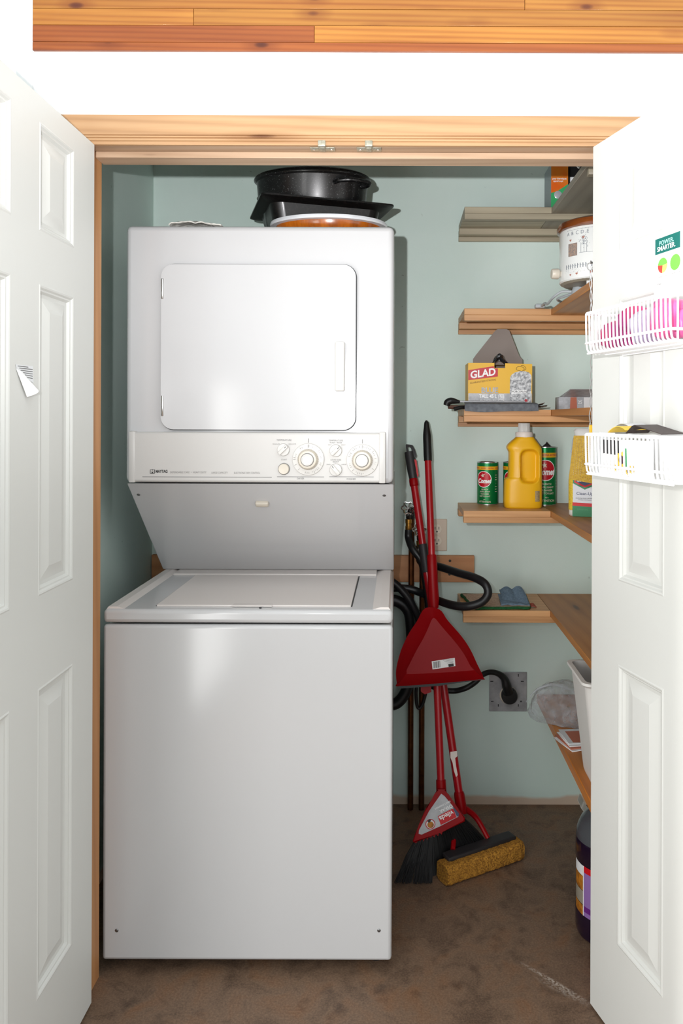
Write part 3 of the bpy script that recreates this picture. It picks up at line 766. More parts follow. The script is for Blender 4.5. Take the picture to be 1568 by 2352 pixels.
# slow cooker on the second shelf's wing
z = SZ[1]
cx, cy, R = 0.545, 2.085, 0.1035
t = thing('slow_cooker', 'white slow cooker with village print and brown lid', 'slow cooker', (cx, cy, z))
zb, zt = z+0.028, z+0.168
obj('pot_body', lathe([(R-0.004, 0), (R, 0.004), (R, zt-zb-0.004), (R-0.002, zt-zb)], 64, (cx, cy, zb)), M['crock_white'], t)
obj('base_pan', lathe([(R-0.012, -0.004), (R-0.003, 0.0005), (R-0.003, 0.001)], 48, (cx, cy, zb)), M['crock_grey'], t)
obj('base_screw', lathe([(0.004, -0.006), (0.004, -0.003)], 10, (cx-0.045, cy+0.01, zb)), M['chrome'], t)
obj('lid', lathe([(R-0.001, 0), (R+0.006, 0.002), (R+0.0075, 0.010), (R+0.003, 0.020), (R-0.010, 0.026), (R-0.014, 0.024), (R-0.03, 0.032), (0.03, 0.040), (0.0, 0.041)], 64, (cx, cy, zt)), M['brown_glaze'], t)
for a in (-2.08, -0.5, 0.9, 1.95):
    obj('foot', bx(-0.009, 0.009, -0.006, 0.006, 0.0003, 0.032, 0.002), M['crock_white'], t, Matrix.Translation((cx+0.08*math.cos(a), cy+0.08*math.sin(a), z)))
obj('cord_entry', lathe([(0.022, 0.002), (0.024, 0.012), (0.020, 0.024)], 20, (cx-0.04, cy+0.035, z)), M['cord_grey'], t)
obj('cord', tube([(cx-0.055, cy+0.04, z+0.013), (cx-0.085, cy+0.055, z+0.016), (cx-0.105, cy+0.08, z+0.004), (cx-0.110, cy+0.14, z-0.006), (cx-0.108, cy+0.19, z+0.004), (cx-0.105, cy+0.26, z+0.006)], 0.0036, 10), M['cord_grey'], t)
obj('cord', tube([(cx-0.055, cy+0.045, z+0.010), (cx-0.070, cy+0.075, z+0.008), (cx-0.085, cy+0.12, z+0.005), (cx-0.06, cy+0.18, z+0.005)], 0.0036, 10), M['cord_grey'], t)
obj('plug', bx(cx-0.124, cx-0.094, cy+0.255, cy+0.28, z, z+0.013, 0.004, 3), M['cord_grey'], t)
kn = lathe([(0.008, 0), (0.009, 0.004)], 20, (0, 0, 0), 'X'); lathe([(0.0135, 0.006), (0.0145, 0.008), (0.0135, 0.024), (0.012, 0.026), (0, 0.026)], 28, (0, 0, 0), 'X', kn)
obj('dial_knob', kn, M['knob_cream'], t, Matrix.Translation((cx, cy, zb+0.026)) @ Matrix.Rotation(PI+0.06, 4, 'Z') @ Matrix.Translation((R-0.001, 0, 0)))
rw = R+0.0007
cpos = (cx, cy)
for i, ch in enumerate('ABCDEFGHIJ'):
    a = -1.08+0.145*i
    obj('lettering', wrap(text_bm(ch, 0.0135), cpos, rw, a, zt-0.017), M['blue_grey_print'], t, smooth=0, recalc=False)
def heart(s): 
    return poly([(s*0.016*16*math.sin(a)**3/16/0.016, s*(13*math.cos(a)-5*math.cos(2*a)-2*math.cos(3*a)-math.cos(4*a))/16) for a in [2*PI*i/24 for i in range(24)]])
pr = B()
for a in [-1.1+0.036*i for i in range(46)]: 
    q = wrap(gridrect(0.0022, 0.0012, 1), cpos, rw, a, zt-0.0075); me = bpy.data.meshes.new('q'); q.to_mesh(me); q.free(); pr.from_mesh(me); bpy.data.meshes.remove(me)
def add(dst, q):
    me = bpy.data.meshes.new('q'); q.to_mesh(me); q.free(); dst.from_mesh(me); bpy.data.meshes.remove(me)
for a in [-1.15+0.075*i for i in range(20)]:
    if -0.50 < a < -0.42: continue
    add(pr, wrap(gridrect(0.0022, 0.012, 1), cpos, rw, a, zb+0.036)); add(pr, wrap(gridrect(0.005, 0.0009, 1), cpos, rw, a+0.02, zb+0.037))
for i in range(90):
    a = random.gauss(-0.60, 0.060); zz = random.gauss(zb+0.101, 0.0095)
    add(pr, wrap(disc(random.uniform(0.0005, 0.0011), 6, 1), cpos, rw, a, zz))
for a in (-0.68, -0.60, -0.53): add(pr, wrap(gridrect(0.0009, 0.026, 1), cpos, rw, a, zb+0.082))
add(pr, wrap(gridrect(0.040, 0.0008, 8), cpos, rw, -0.54, zb+0.069))
for i in range(60):
    add(pr, wrap(disc(0.0006, 5, 1), cpos, rw, random.uniform(-1.2, 0.2), zb+0.024+0.004*math.sin(i)))
obj('village_print', pr, M['blue_grey_print'], t, smooth=0, recalc=False)
hr = B()
for a, zz, s in ((-1.0, zt-0.034, 0.0035), (-0.62, zt-0.031, 0.0042), (-0.22, zt-0.0285, 0.0046), (-1.0, zb+0.014, 0.003), (-0.80, zb+0.015, 0.0036), (-0.42, zb+0.016, 0.0048), (-0.15, zb+0.016, 0.0036)):
    add(hr, wrap(heart(s), cpos, rw, a, zz))
obj('heart_print', hr, M['heart_red'], t, smooth=0, recalc=False)
obj('house_print', wrap(gridrect(0.020, 0.026, 8), cpos, rw, -0.26, zb+0.085), M['house_brown'], t, smooth=0, recalc=False)
obj('house_print', wrap(gridrect(0.030, 0.034, 8), cpos, rw, -0.93, zb+0.080), M['house_brown'], t, smooth=0, recalc=False)

# third shelf: carton of bags, umbrella, foil carton
z = SZ[2]
c0 = at(1074.5, 900, 2.405); c1 = at(1221.5, 900, 2.405)
x0, x1, y0, y1 = c0.x, c1.x, 2.405, 2.505
zt = H+0.178
t = thing('bag_carton', 'yellow and grey carton of kitchen bags on the third shelf', 'box', ((x0+x1)/2, 2.45, z+0.022))
zb = z+0.0215
cb = B()
def vq(*p): cb.faces.new([cb.verts.new(q) for q in p])
nx0, nx1, nz = x0+0.083, x0+0.117, zt-0.016            # the dispensing notch in the front
vq((x0, y0, zb), (nx0, y0, zb), (nx0, y0, zt), (x0, y0, zt)); vq((nx0, y0, zb), (nx1, y0, zb), (nx1, y0, nz), (nx0, y0, nz)); vq((nx1, y0, zb), (x1, y0, zb), (x1, y0, zt-0.003), (nx1, y0, zt-0.001))
vq((x0, y0, zb), (x0, y1, zb), (x0, y1, zt), (x0, y0, zt)); vq((x1, y0, zb), (x1, y1, zb), (x1, y1, zt-0.003), (x1, y0, zt-0.003)); vq((x0, y1, zb), (x1, y1, zb), (x1, y1, zt), (x0, y1, zt)); vq((x0, y0, zb), (x1, y0, zb), (x1, y1, zb), (x0, y1, zb))
vq((x0, y0+0.03, zt-0.004), (x1, y0+0.03, zt-0.004), (x1, y1, zt-0.004), (x0, y1, zt-0.004))
obj('carton', cb, M['card_yellow'], t, smooth=0)
xa, xb = at(1086, 830, 2.50).x, at(1199, 830, 2.50).x
zf = at(1140, 756, 2.50).z
obj('lid_flap', prism([(xa, zt-0.02), (xb, zt-0.02), (xb, zt+0.020), (xb-0.010, zt+0.030), (xb-0.043, zf-0.004), (xb-0.052, zf), (xb-0.082, zf), (xb-0.09, zf-0.006), (xa+0.010, zt+0.034), (xa, zt+0.020)], 2.500, 2.503), M['card_grey'], t, smooth=0)
def film(u, v):
    x = nx0-0.022+0.084*u; h = math.exp(-((u-0.48)/0.27)**2)
    return (x+0.004*noise.noise((u*6, v*6, 2)), y0+0.006+0.03*v+0.006*noise.noise((u*7, v*5, 5)), zt-0.018+(0.046*h+0.004)*(1-0.75*abs(v-0.4))+0.004*noise.noise((u*11, v*9, 9)))
obj('bag_film', sheet(film, 24, 14, 0.0006), M['black_film'], t, smooth=25)
fy = y0-0.0007
def P2(x, zz): return (x, fy, zz)
W_ = x1-x0
obj('silver_print', poly([P2(x0+0.001, zb), P2(x1-0.001, zb), P2(x1-0.001, zb+0.030), P2(x0+0.001, zb+0.030)]), M['card_silver'], t, smooth=0)
bp = [(x1-0.071, zb+0.001), (x1-0.003, zb+0.001), (x1-0.002, zt-0.040), (x1-0.010, zt-0.030), (x1-0.022, zt-0.026), (x1-0.040, zt-0.026), (x1-0.055, zt-0.030), (x1-0.066, zt-0.038), (x1-0.070, zt-0.046)]
obj('bag_picture', poly([(p[0], fy-0.0004, p[1]) for p in bp]), M['bag_print'], t, smooth=0)
tie = B()
tube([(x1-0.034, fy-0.001, zt-0.026), (x1-0.050, fy-0.001, zt-0.021), (x1-0.046, fy-0.001, zt-0.012), (x1-0.028, fy-0.001, zt-0.014), (x1-0.026, fy-0.001, zt-0.024)], 0.0005, 5, bm=tie)
tube([(x1-0.034, fy-0.001, zt-0.026), (x1-0.020, fy-0.001, zt-0.019), (x1-0.026, fy-0.001, zt-0.009), (x1-0.036, fy-0.001, zt-0.008)], 0.0005, 5, bm=tie)
obj('tie_picture', tie, M['print_dark'], t)
rb = [(x0+0.001, zt-0.056), (x0+0.001, zt-0.020), (x0+0.080, zt-0.010), (x0+0.082, zt-0.016), (nx1-0.025, zt-0.018), (x0+0.0945, zt-0.018), (x0+0.0945, zt-0.046)]
rb = [(x0+0.0005, zt-0.055), (x0+0.094, zt-0.043), (x0+0.094, zt-0.0175), (x0+0.082, zt-0.0175), (x0+0.082, zt-0.010), (x0+0.0005, zt-0.023)]
obj('red_banner', poly([(p[0], fy-0.0004, p[1]) for p in rb]), M['red_print'], t, smooth=0)
skew = Matrix.Identity(4); skew[1][0] = 0.14
text('GLAD', 0.032, M['white_print'], t, facing((x0+0.047, fy-0.0009, zt-0.034)) @ skew, bold=0.03, sx=0.95)
text('GUARANTEED STRONG', 0.0078, M['label_brown'], t, facing((x0+0.047, fy-0.0009, zt-0.0585)) @ skew, sx=0.98)
text('BLUE', 0.0235, M['card_silver'], t, facing((x0+0.068, fy-0.0009, zb+0.039)), bold=0.04)
text('TALL 45 L', 0.0165, M['white_print'], t, facing((x0+0.063, fy-0.0009, zb+0.0205)), bold=0.03, sx=0.78)
text('60 x 72 cm / 24 x 28 in', 0.0062, M['white_print'], t, facing((x0+0.063, fy-0.0009, zb+0.0085)), sx=0.85)
nf = B(); 
for a in ((x0+0.096, x0+0.098, zb+0.003, zb+0.026), (x0+0.112, x0+0.114, zb+0.003, zb+0.026), (x0+0.096, x0+0.114, zb+0.025, zb+0.027), (x0+0.096, x0+0.114, zb+0.011, zb+0.0125)): poly([P2(a[0], a[2]), P2(a[1], a[2]), P2(a[1], a[3]), P2(a[0], a[3])], nf)
bmesh.ops.translate(nf, verts=nf.verts, vec=(0, -0.0006, 0))
obj('number_frame', nf, M['white_print'], t, smooth=0)
text('50', 0.0135, M['white_print'], t, facing((x0+0.105, fy-0.0009, zb+0.0185)), sx=0.8, bold=0.02)
fb = poly([P2(x1-0.066, zb+0.029), P2(x1-0.020, zb+0.031), P2(x1-0.016, zb+0.042), P2(x1-0.064, zb+0.041)]); bmesh.ops.translate(fb, verts=fb.verts, vec=(0, -0.0007, 0))
obj('white_banner', fb, M['white_print'], t, smooth=0)
text('FORCEFLEX', 0.0088, M['print_dark'], t, facing((x1-0.041, fy-0.0012, zb+0.0355)), shear=0.25, bold=0.01)
lf = disc(0.0062, 10, 1); 
for i, v in enumerate([v for v in lf.verts if v.co.length > 1e-4]): v.co *= (1.0 if i % 2 else 0.6)
obj('leaf_emblem', lf, M['red_print'], t, facing((x1-0.019, fy-0.0009, zb+0.008)), 0)

t = thing('folded_umbrella', 'dark grey folded umbrella lying in front of the yellow carton', 'umbrella', (0.30, 2.38, z))
def canopy(u, v):
    x = at(1068, 930, 2.36).x+u*(at(1233, 930, 2.36).x-at(1068, 930, 2.36).x)
    s = v
    if s < 0.62: y, zz = 2.402-0.050*s/0.62, z+0.0225-0.005*(s/0.62)**2
    else:
        q = (s-0.62)/0.38; y, zz = 2.352-0.004*q, z+0.0175-(0.026+0.003*math.sin(6*u+1))*q*(0.75+0.25*math.sin(PI*u))
    return (x+0.006*(u-0.5)*v, y-0.0015*math.sin(9*v+3*u), zz+0.0014*noise.noise((u*4, v*14, 3)))
obj('canopy', sheet(canopy, 36, 22, 0.0015), M['grey_fabric'], t, smooth=60)
obj('canopy', bx(0.215, 0.424, 2.383, 2.500, z+0.0006, z+0.019, 0.006, 3), M['grey_fabric'], t)
pa = at(1040, 921, 2.385); pb_ = at(1200, 921, 2.38)
obj('shaft', tube([(pa.x, pa.y-0.012, z+0.0245), (pb_.x, pb_.y-0.012, z+0.0245)], 0.0030, 10, smooth=False), M['steel'], t)
k = at(1036, 922, 2.385)
hk = tube([(k.x-0.016, 2.373, z+0.012), (k.x-0.012, 2.373, z+0.022), (k.x-0.001, 2.373, z+0.0265), (k.x+0.012, 2.373, z+0.0255), (k.x+0.026, 2.373, z+0.0235)], [0.010, 0.0115, 0.011, 0.008, 0.0045], 12)
obj('handle', hk, M['black'], t)
obj('handle_grip', tube([(k.x-0.010, 2.378, z+0.008), (k.x+0.02, 2.381, z+0.007), (k.x+0.05, 2.385, z+0.008)], [0.006, 0.0065, 0.006], 10), M['twig'], t)
obj('handle_tip', tube([(k.x+0.008, 2.366, z+0.001), (k.x+0.03, 2.372, z+0.0065), (k.x+0.045, 2.378, z+0.0068)], [0.0065, 0.006, 0.004], 10), M['black'], t)
for i in range(7):
    e = at(1246+random.uniform(-8, 16), 929+random.uniform(-6, 8), 2.40)
    obj('rib_tip', tube([(0.415, 2.40+0.004*i, z+0.008+0.0012*i), (0.428, 2.40+0.004*i, z+0.008+0.001*i), (e.x, e.y+0.004*i, max(e.z, z+0.004))], [0.002, 0.002, 0.0008], 6), M['black'] if i % 2 else M['twig'], t)
c = at(1283.5, 925, 2.40)
t = thing('foil_carton', 'silver printed carton of foil at the far end of the third shelf', 'box', (c.x+0.06, 2.45, z))
fx0 = c.x
obj('carton', bx(fx0, fx0+0.14, 2.40, 2.46, z, z+0.041, 0.0008, 1), M['card_silver'], t)
obj('lid_flap', prism([(2.398, z+0.041), (2.46, z+0.0415), (2.30, z+0.062), (2.296, z+0.060)], fx0+0.012, fx0+0.135, 0, 'X'), M['card_silver'], t, smooth=0)
obj('photo_print', poly([(fx0+0.034, 2.3992, z+0.001), (fx0+0.057, 2.3992, z+0.001), (fx0+0.055, 2.3992, z+0.040), (fx0+0.036, 2.3992, z+0.040)]), M['magazine'], t, smooth=0)
obj('white_print', poly([(fx0+0.078, 2.3992, z+0.001), (fx0+0.12, 2.3992, z+0.001), (fx0+0.12, 2.3992, z+0.040), (fx0+0.078, 2.3992, z+0.040)]), M['white_print'], t, smooth=0)
text('25', 0.014, M['white_print'], t, facing((fx0+0.066, 2.3988, z+0.024)), bold=0.02)

# fourth shelf: cans, jug, spray bottle
z = SZ[3]
def can(px, d, r, h, label, turn):
    c = at(px, 1150, d); c = (c.x, d)
    t = thing('cleanser_can', label, 'can', (c[0], d, z), group='green cans of cleanser on the shelf')
    obj('can_body', lathe([(r-0.001, 0.002), (r, 0.003), (r, h-0.003), (r-0.001, h-0.002)], 48, (c[0], d, z)), M['can_green'], t)
    obj('tin_rim', lathe([(r-0.003, 0), (r+0.0004, 0.0005), (r+0.0004, 0.003), (r-0.002, 0.0035)], 48, (c[0], d, z)), M['tin'], t)
    obj('tin_rim', lathe([(r-0.001, h-0.0035), (r+0.0004, h-0.003), (r+0.0004, h), (r-0.002, h), (r-0.003, h-0.002), (0.0, h-0.002)], 48, (c[0], d, z)), M['tin'], t)
    s = h/0.142
    rr_ = r+0.0004
    obj('yellow_band', wrap(gridrect(2*PI*r*0.96, 0.0115*s, 64), c, rr_, turn, z+h-0.020*s), M['can_yellow'], t, recalc=False)
    bt = B()
    for i in range(-3, 4): add(bt, wrap(text_bm('EXTRA', 0.0058*s, 0.03), c, rr_+0.0003, turn+0.72*i, z+h-0.020*s))
    obj('lettering', bt, M['red_print'], t, smooth=0, recalc=False)
    zc = z+h*0.60
    obj('roundel', wrap(disc(0.0272*s**0.8, 36, 6), c, rr_, turn, zc), M['white_print'], t, recalc=False)
    obj('roundel', wrap(disc(0.0252*s**0.8, 36, 6), c, rr_+0.0004, turn, zc), M['can_red'], t, recalc=False)
    obj('lettering', wrap(text_bm('Comet', 0.0205*s, 0.045, shear=0.2, fit=0.047*s**0.8), c, rr_+0.0009, turn+0.05, zc-0.006), M['white_print'], t, smooth=0, recalc=False)
    st = B(); pts = []
    for i in range(10):
        a = PI/2+0.2+i*PI/5; q = (0.008 if i % 2 == 0 else 0.0032)*s
        if i == 8: q *= 2.4; a += 0.12
        pts.append((q*math.cos(a)-0.003, q*math.sin(a)+0.0125*s))
    obj('star', wrap(poly(pts, st), c, rr_+0.0009, turn, zc), M['ivory'], t, smooth=0, recalc=False)
    lt = B()
    for i, (w, sz) in enumerate((('BLEACH', 0.0062), ('JAVELLISANT', 0.0062), ('CLEANSER', 0.0062), ('NETTOYANT', 0.0062), ('400 g', 0.0042), ('ATTENTION', 0.0075))):
        add(lt, wrap(text_bm(w, sz*s, 0.02), c, rr_+0.0005, turn+0.12, z+h*0.365-i*0.0076*s-(0.003 if i > 3 else 0)))
    for i in range(8):
        add(lt, wrap(gridrect(0.010, 0.0016*s, 2), c, rr_+0.0005, turn+1.28, z+h*(0.70-0.055*i)) if i not in (3, 4) else wrap(gridrect(0.002, 0.001, 1), c, rr_+0.0005, turn+1.28, z+h*0.5))
    obj('lettering', lt, M['ivory'], t, smooth=0, recalc=False)
    return t, c
can(1119, 2.550, 0.0350, 0.142, 'small green cleanser can standing alone near the shelf end', -0.50)
can(1179, 2.552, 0.0350, 0.142, 'small green cleanser can half hidden behind the yellow jug', -0.45)
t3, c3 = can(1251, 2.545, 0.0372, 0.194, 'tall green cleanser can in the corner beside the yellow jug', -0.15)
obj('torn_cap', lathe([(0.012, 0.0), (0.010, 0.006), (0.004, 0.012), (0.0, 0.019)], 10, (c3[0]+0.004, c3[1]-0.01, z+0.192), sx=1.2), M['charcoal'], t3, smooth=0)

# yellow jug
jc = at(1199.5, 1150, 2.455)
jx, jy = jc.x, 2.452
t = thing('yellow_jug', 'yellow plastic jug with a moulded handle and white cap', 'jug', (jx, jy, z))
prof = [  # z, left x, right x, half depth
    (0.000, -0.0565, 0.0565, 0.034), (0.003, -0.0595, 0.0600, 0.037), (0.020, -0.0615, 0.0615, 0.038), (0.060, -0.0605, 0.0612, 0.038), (0.088, -0.0595, 0.0610, 0.038),
    (0.094, -0.0570, 0.0610, 0.038), (0.099, -0.0480, 0.0610, 0.037), (0.130, -0.0462, 0.0608, 0.036), (0.165, -0.0455, 0.0606, 0.036), (0.180, -0.0460, 0.0602, 0.036), (0.187, -0.0500, 0.0600, 0.036),
    (0.192, -0.0525, 0.0585, 0.036), (0.198, -0.0525, 0.0555, 0.035), (0.206, -0.0470, 0.0500, 0.033), (0.216, -0.0360, 0.0420, 0.030), (0.224, -0.0260, 0.0360, 0.028), (0.228, -0.0225, 0.0340, 0.026)]
def pint(zv):
    for a, b in zip(prof, prof[1:]):
        if a[0] <= zv <= b[0]:
            s = (zv-a[0])/(b[0]-a[0]); return [a[i]+(b[i]-a[i])*s for i in range(1, 4)]
    return prof[-1][1:]
def sd_rr(x, zz, x0, x1, z0, z1, r):
    qx = abs(x-(x0+x1)/2)-(x1-x0)/2+r; qz = abs(zz-(z0+z1)/2)-(z1-z0)/2+r
    return math.hypot(max(qx, 0), max(qz, 0))+min(max(qx, qz), 0)-r
rings = []
NZ, NA = 92, 112
for i in range(NZ+1):
    zv = 0.228*i/NZ; l, r_, hd_ = pint(zv)
    mx, hw = (l+r_)/2, (r_-l)/2; ring = []
    for j in range(NA):
        a = 2*PI*j/NA; e = 2/3.2
        x = mx+hw*math.copysign(abs(math.cos(a))**e, math.cos(a)); y = hd_*math.copysign(abs(math.sin(a))**e, math.sin(a))
        if y < 0:
            d_ = sd_rr(x, zv, -0.010, 0.044, 0.083, 0.186, 0.020)
            s = max(0, min(1, 0.5-d_/0.009)); s = s*s*(3-2*s)
            y += s*0.022
        ring.append((jx+x, jy+y, z+zv))
    rings.append(ring)
obj('jug_body', loft(rings), M['jug_yellow'], t, smooth=60)
ncx = jx+0.004
obj('collar', lathe([(0.0265, 0.227), (0.028, 0.229), (0.028, 0.241), (0.0265, 0.244), (0.020, 0.244)], 36, (ncx, jy, z)), M['collar'], t)
fl = []
for h, r_ in ((0.243, 0.0185), (0.269, 0.0182), (0.272, 0.0175), (0.2725, 0.012)):
    fl.append([(ncx+(r_+(0.0006 if i % 2 else 0))*math.cos(2*PI*i/72), jy+(r_+(0.0006 if i % 2 else 0))*math.sin(2*PI*i/72), z+h) for i in range(72)])
obj('cap', loft(fl), M['cap_white'], t, smooth=20)
obj('sticker', poly([(jx+0.020, jy-0.0366, z+0.028), (jx+0.031, jy-0.0355, z+0.029), (jx+0.031, jy-0.0355, z+0.050), (jx+0.020, jy-0.0366, z+0.049)]), M['label_brown'], t, smooth=0)
obj('sticker', sheet(lambda u, v: (jx+0.0335+0.0255*u, jy-0.0382+0.026*u**2.6, z+0.023+0.034*v), 8, 2), M['label_speck'], t)

# spray bottle on the wing
sb = at(1340, 1180, 2.235); sx_, sy_ = sb.x+0.008, 2.25
t = thing('spray_bottle', 'white trigger spray bottle with a green and white label', 'bottle', (sx_, sy_, z), math.radians(-16))
Ms = WM[t.name]
def sring(hw, hd_, zv, n=40, e=0.7):
    return [(hw*math.copysign(abs(math.cos(2*PI*i/n))**e, math.cos(2*PI*i/n)), hd_*math.copysign(abs(math.sin(2*PI*i/n))**e, math.sin(2*PI*i/n)), zv) for i in range(n)]
obj('bottle', loft([sring(0.044, 0.028, 0), sring(0.047, 0.031, 0.004), sring(0.0475, 0.0315, 0.10), sring(0.046, 0.030, 0.125), sring(0.036, 0.024, 0.145), sring(0.022, 0.018, 0.165), sring(0.016, 0.016, 0.185), sring(0.0135, 0.0135, 0.20)]), M['bottle_white'], t, Ms)
obj('side_label', loft([sring(0.0482, 0.0320, 0.018), sring(0.0484, 0.0322, 0.10), sring(0.0470, 0.0310, 0.122)], caps=False), M['label_yellow'], t, Ms)
yf = -0.0336
def lab(name, pts, m, dy=0): obj(name, poly([(p[0], yf-dy, p[1]) for p in pts]), M[m], t, Ms, 0)
lab('front_label', [(-0.034, 0.002), (0.036, 0.002), (0.038, 0.10), (0.0, 0.118), (-0.034, 0.105)], 'label_white')
lab('green_base', [(-0.035, 0.001), (0.036, 0.001), (0.036, 0.030), (-0.035, 0.032)], 'label_green', 0.0004)
lab('red_stripe', [(-0.035, 0.032), (0.036, 0.030), (0.036, 0.040), (-0.035, 0.042)], 'red_band', 0.0004)
lab('chevron', [(-0.034, 0.098), (0.0, 0.080), (0.038, 0.098), (0.038, 0.11), (-0.034, 0.11)], 'label_green', 0.0004)
lab('chevron', [(-0.030, 0.1005), (0.0, 0.086), (0.034, 0.1005), (0.034, 0.115), (-0.030, 0.115)], 'red_band', 0.0007)
lab('emblem', [(-0.026, 0.1035), (0.0, 0.0915), (0.030, 0.1035), (0.030, 0.118), (-0.026, 0.118)], 'label_blue', 0.0010)
fs = frame((0, yf-0.0014, 0), (1, 0, 0), (0, 0, 1))
def stx(s, size, x, zz, m, **kw): text(s, size, M[m], t, Ms @ Matrix.Translation((x, yf-0.0014, zz)) @ frame((0, 0, 0), (1, 0, 0), (0, 0, 1)), **kw)
stx('CLOROX', 0.0125, 0.0, 0.1075, 'white_print', bold=0.03, sx=0.9); stx('Clean-Up', 0.0125, 0.0, 0.068, 'label_blue'); stx('disinfecting cleaner with bleach', 0.0042, 0.0, 0.055, 'print_dark'); stx('nettoyant désinfectant', 0.0042, 0.0, 0.050, 'print_dark')
stx('ORIGINAL', 0.007, -0.006, 0.022, 'leaf_green')
obj('trigger_head', loft([sring(0.015, 0.015, 0.198), sring(0.017, 0.017, 0.202), sring(0.017, 0.017, 0.222), sring(0.014, 0.014, 0.228), sring(0.030, 0.013, 0.236), sring(0.034, 0.013, 0.252), sring(0.028, 0.011, 0.258)]), M['cap_white'], t, Ms)
obj('trigger', tube([(-0.026, 0, 0.238), (-0.034, 0, 0.220), (-0.036, 0, 0.200), (-0.041, 0, 0.185)], [0.005, 0.0045, 0.004, 0.003], 8), M['cord_grey'], t, Ms)

# fly swatter hanging from a hook inside the jamb
hx, hy = 0.4615, 1.832
t = thing('fly_swatter', 'yellow perforated fly swatter hanging by its twisted wire handle', 'fly swatter', (hx, hy, 1.29))
zt_, zb_ = 1.675, 1.292
w1, w2 = [], []
for i in range(61):
    s = i/60; a = s*2*PI*6; w = 0.0030*(1 if s > 0.35 else 0.8)
    xo = hx+0.0035*math.sin(3*s)
    w1.append((xo+w*math.cos(a), hy+0.001*math.sin(a), zt_-(zt_-zb_)*s)); w2.append((xo-w*math.cos(a), hy-0.001*math.sin(a), zt_-(zt_-zb_)*s))
wb = tube(w1, 0.0011, 6, 1, smooth=False); tube(w2, 0.0011, 6, 1, wb, smooth=False)
ring = [(hx+0.008*math.sin(2*PI*i/16), hy, zt_+0.009-0.009*math.cos(2*PI*i/16)) for i in range(17)]
tube(ring, 0.0011, 6, 2, wb)
obj('wire_handle', wb, M['wire_twist'], t)
obj('ferrule', bx(hx-0.0020, hx+0.0085, hy-0.003, hy+0.003, 1.272, 1.302, 0.0015), M['swatter_tip'], t)
# perforated blade: a grid with holes
bl_ = B()
bp_ = [(-0.036, 1.278), (-0.044, 1.270), (-0.0505, 1.155), (0.045, 1.148), (0.052, 1.270), (0.046, 1.279)]
NXB, NZB = 66, 90
def bladept(i, j):
    v = j/NZB; u = i/NXB
    zl = 1.162+0.114*v; wl = -0.0505+0.012*v; wr = 0.046+0.004*v
    return (hx+wl+(wr-wl)*u, hy, zl+0.018*(0.5-u)*(1-v))
G = [[bl_.verts.new(bladept(i, j)) for j in range(NZB+1)] for i in range(NXB+1)]
for i in range(NXB):
    for j in range(NZB):
        if i % 4 == 2 and (j+2*(i//4 % 2)) % 4 == 1 and 4 < j < NZB-5 and 3 < i < NXB-3: continue
        bl_.faces.new((G[i][j], G[i+1][j], G[i+1][j+1], G[i][j+1]))
ext = bmesh.ops.extrude_face_region(bl_, geom=list(bl_.faces))
bmesh.ops.translate(bl_, verts=[g for g in ext['geom'] if isinstance(g, bmesh.types.BMVert)], vec=(0, 0.0016, 0))
obj('blade', bl_, M['swatter'], t, smooth=0)
tag(obj('wall_hook', tube([(hx+0.006, YI, zt_+0.018), (hx+0.003, hy+0.004, zt_+0.018), (hx, hy-0.004, zt_+0.0165), (hx-0.001, hy-0.008, zt_+0.021)], 0.0015, 8), M['chrome']), 'small metal hook holding up the fly swatter', 'hook')

# fifth shelf: pot holder and cloth
z = SZ[4]
t = thing('pot_holder', 'scorched beige pot holder with a green border', 'pot holder', (0.30, 2.46, z))
cor = [at(1061, 1368, 2.55), at(1205, 1366, 2.55), at(1216, 1400, 2.375), at(1088, 1403, 2.37)]   # back left, back right, front right, front left
def pad(u, v):
    a = cor[0].lerp(cor[1], u); b = cor[3].lerp(cor[2], u); p = a.lerp(b, v)
    return (p.x, p.y, z+0.005+0.0022*noise.noise((u*3, v*3, 4))+0.003*(u < 0.0))
obj('pad', sheet(pad, 30, 24, -0.0045), M['mat_beige'], t, smooth=60)
edge = [pad(u, 0) for u in (0, 0.25, 0.5, 0.75, 1)][::-1]+[pad(0, v) for v in (0.25, 0.5, 0.75)]+[pad(u, 1.0) for u in (0.02, 0.2, 0.4, 0.6, 0.8, 0.98)]+[pad(1, v) for v in (0.75, 0.5, 0.25)]
edge.append(edge[0])
obj('green_binding', tube([(p[0], p[1], p[2]) for p in edge], 0.0048, 8, 8), M['green_trim'], t)
obj('scorch_mark', sheet(lambda u, v: tuple(Vector(pad(0.42+0.38*u, 0.40+0.30*v))+Vector((0, 0, 0.0012))), 10, 6), M['mat_stain'], t)
# folded cloth, standing on the pot holder
t = thing('folded_cloth', 'blue-grey cloth folded over on the pot holder', 'cloth', (0.38, 2.43, z+0.009))
ca = [at(1147, 1352, 2.47), at(1198, 1350, 2.47), at(1217, 1393, 2.385), at(1152, 1393, 2.385)]
def cl(u, v):
    b = ca[0].lerp(ca[1], u); f_ = ca[3].lerp(ca[2], u)
    p = b.lerp(f_, v)
    zz = p.z + 0.010*(1-v)*(abs(math.sin(PI*(u*1.9-0.05)))-0.35)
    fl_ = z+0.0125
    return (p.x+0.003*math.sin(4*v), p.y, max(zz, fl_+0.004*math.sin(7*u)**2*v))
obj('cloth_fold', sheet(cl, 30, 20, 0.0035), M['blue_cloth'], t, smooth=60)
obj('cloth_fold', sheet(lambda u, v: (ca[3].x-0.002+(ca[2].x-ca[3].x+0.002)*u, ca[3].y+0.08*v, z+0.011+0.0025*math.sin(5*u+2*v)+0.012*v), 18, 10, 0.003), M['blue_cloth'], t, smooth=60)
e = at(1222, 1393, 2.40)
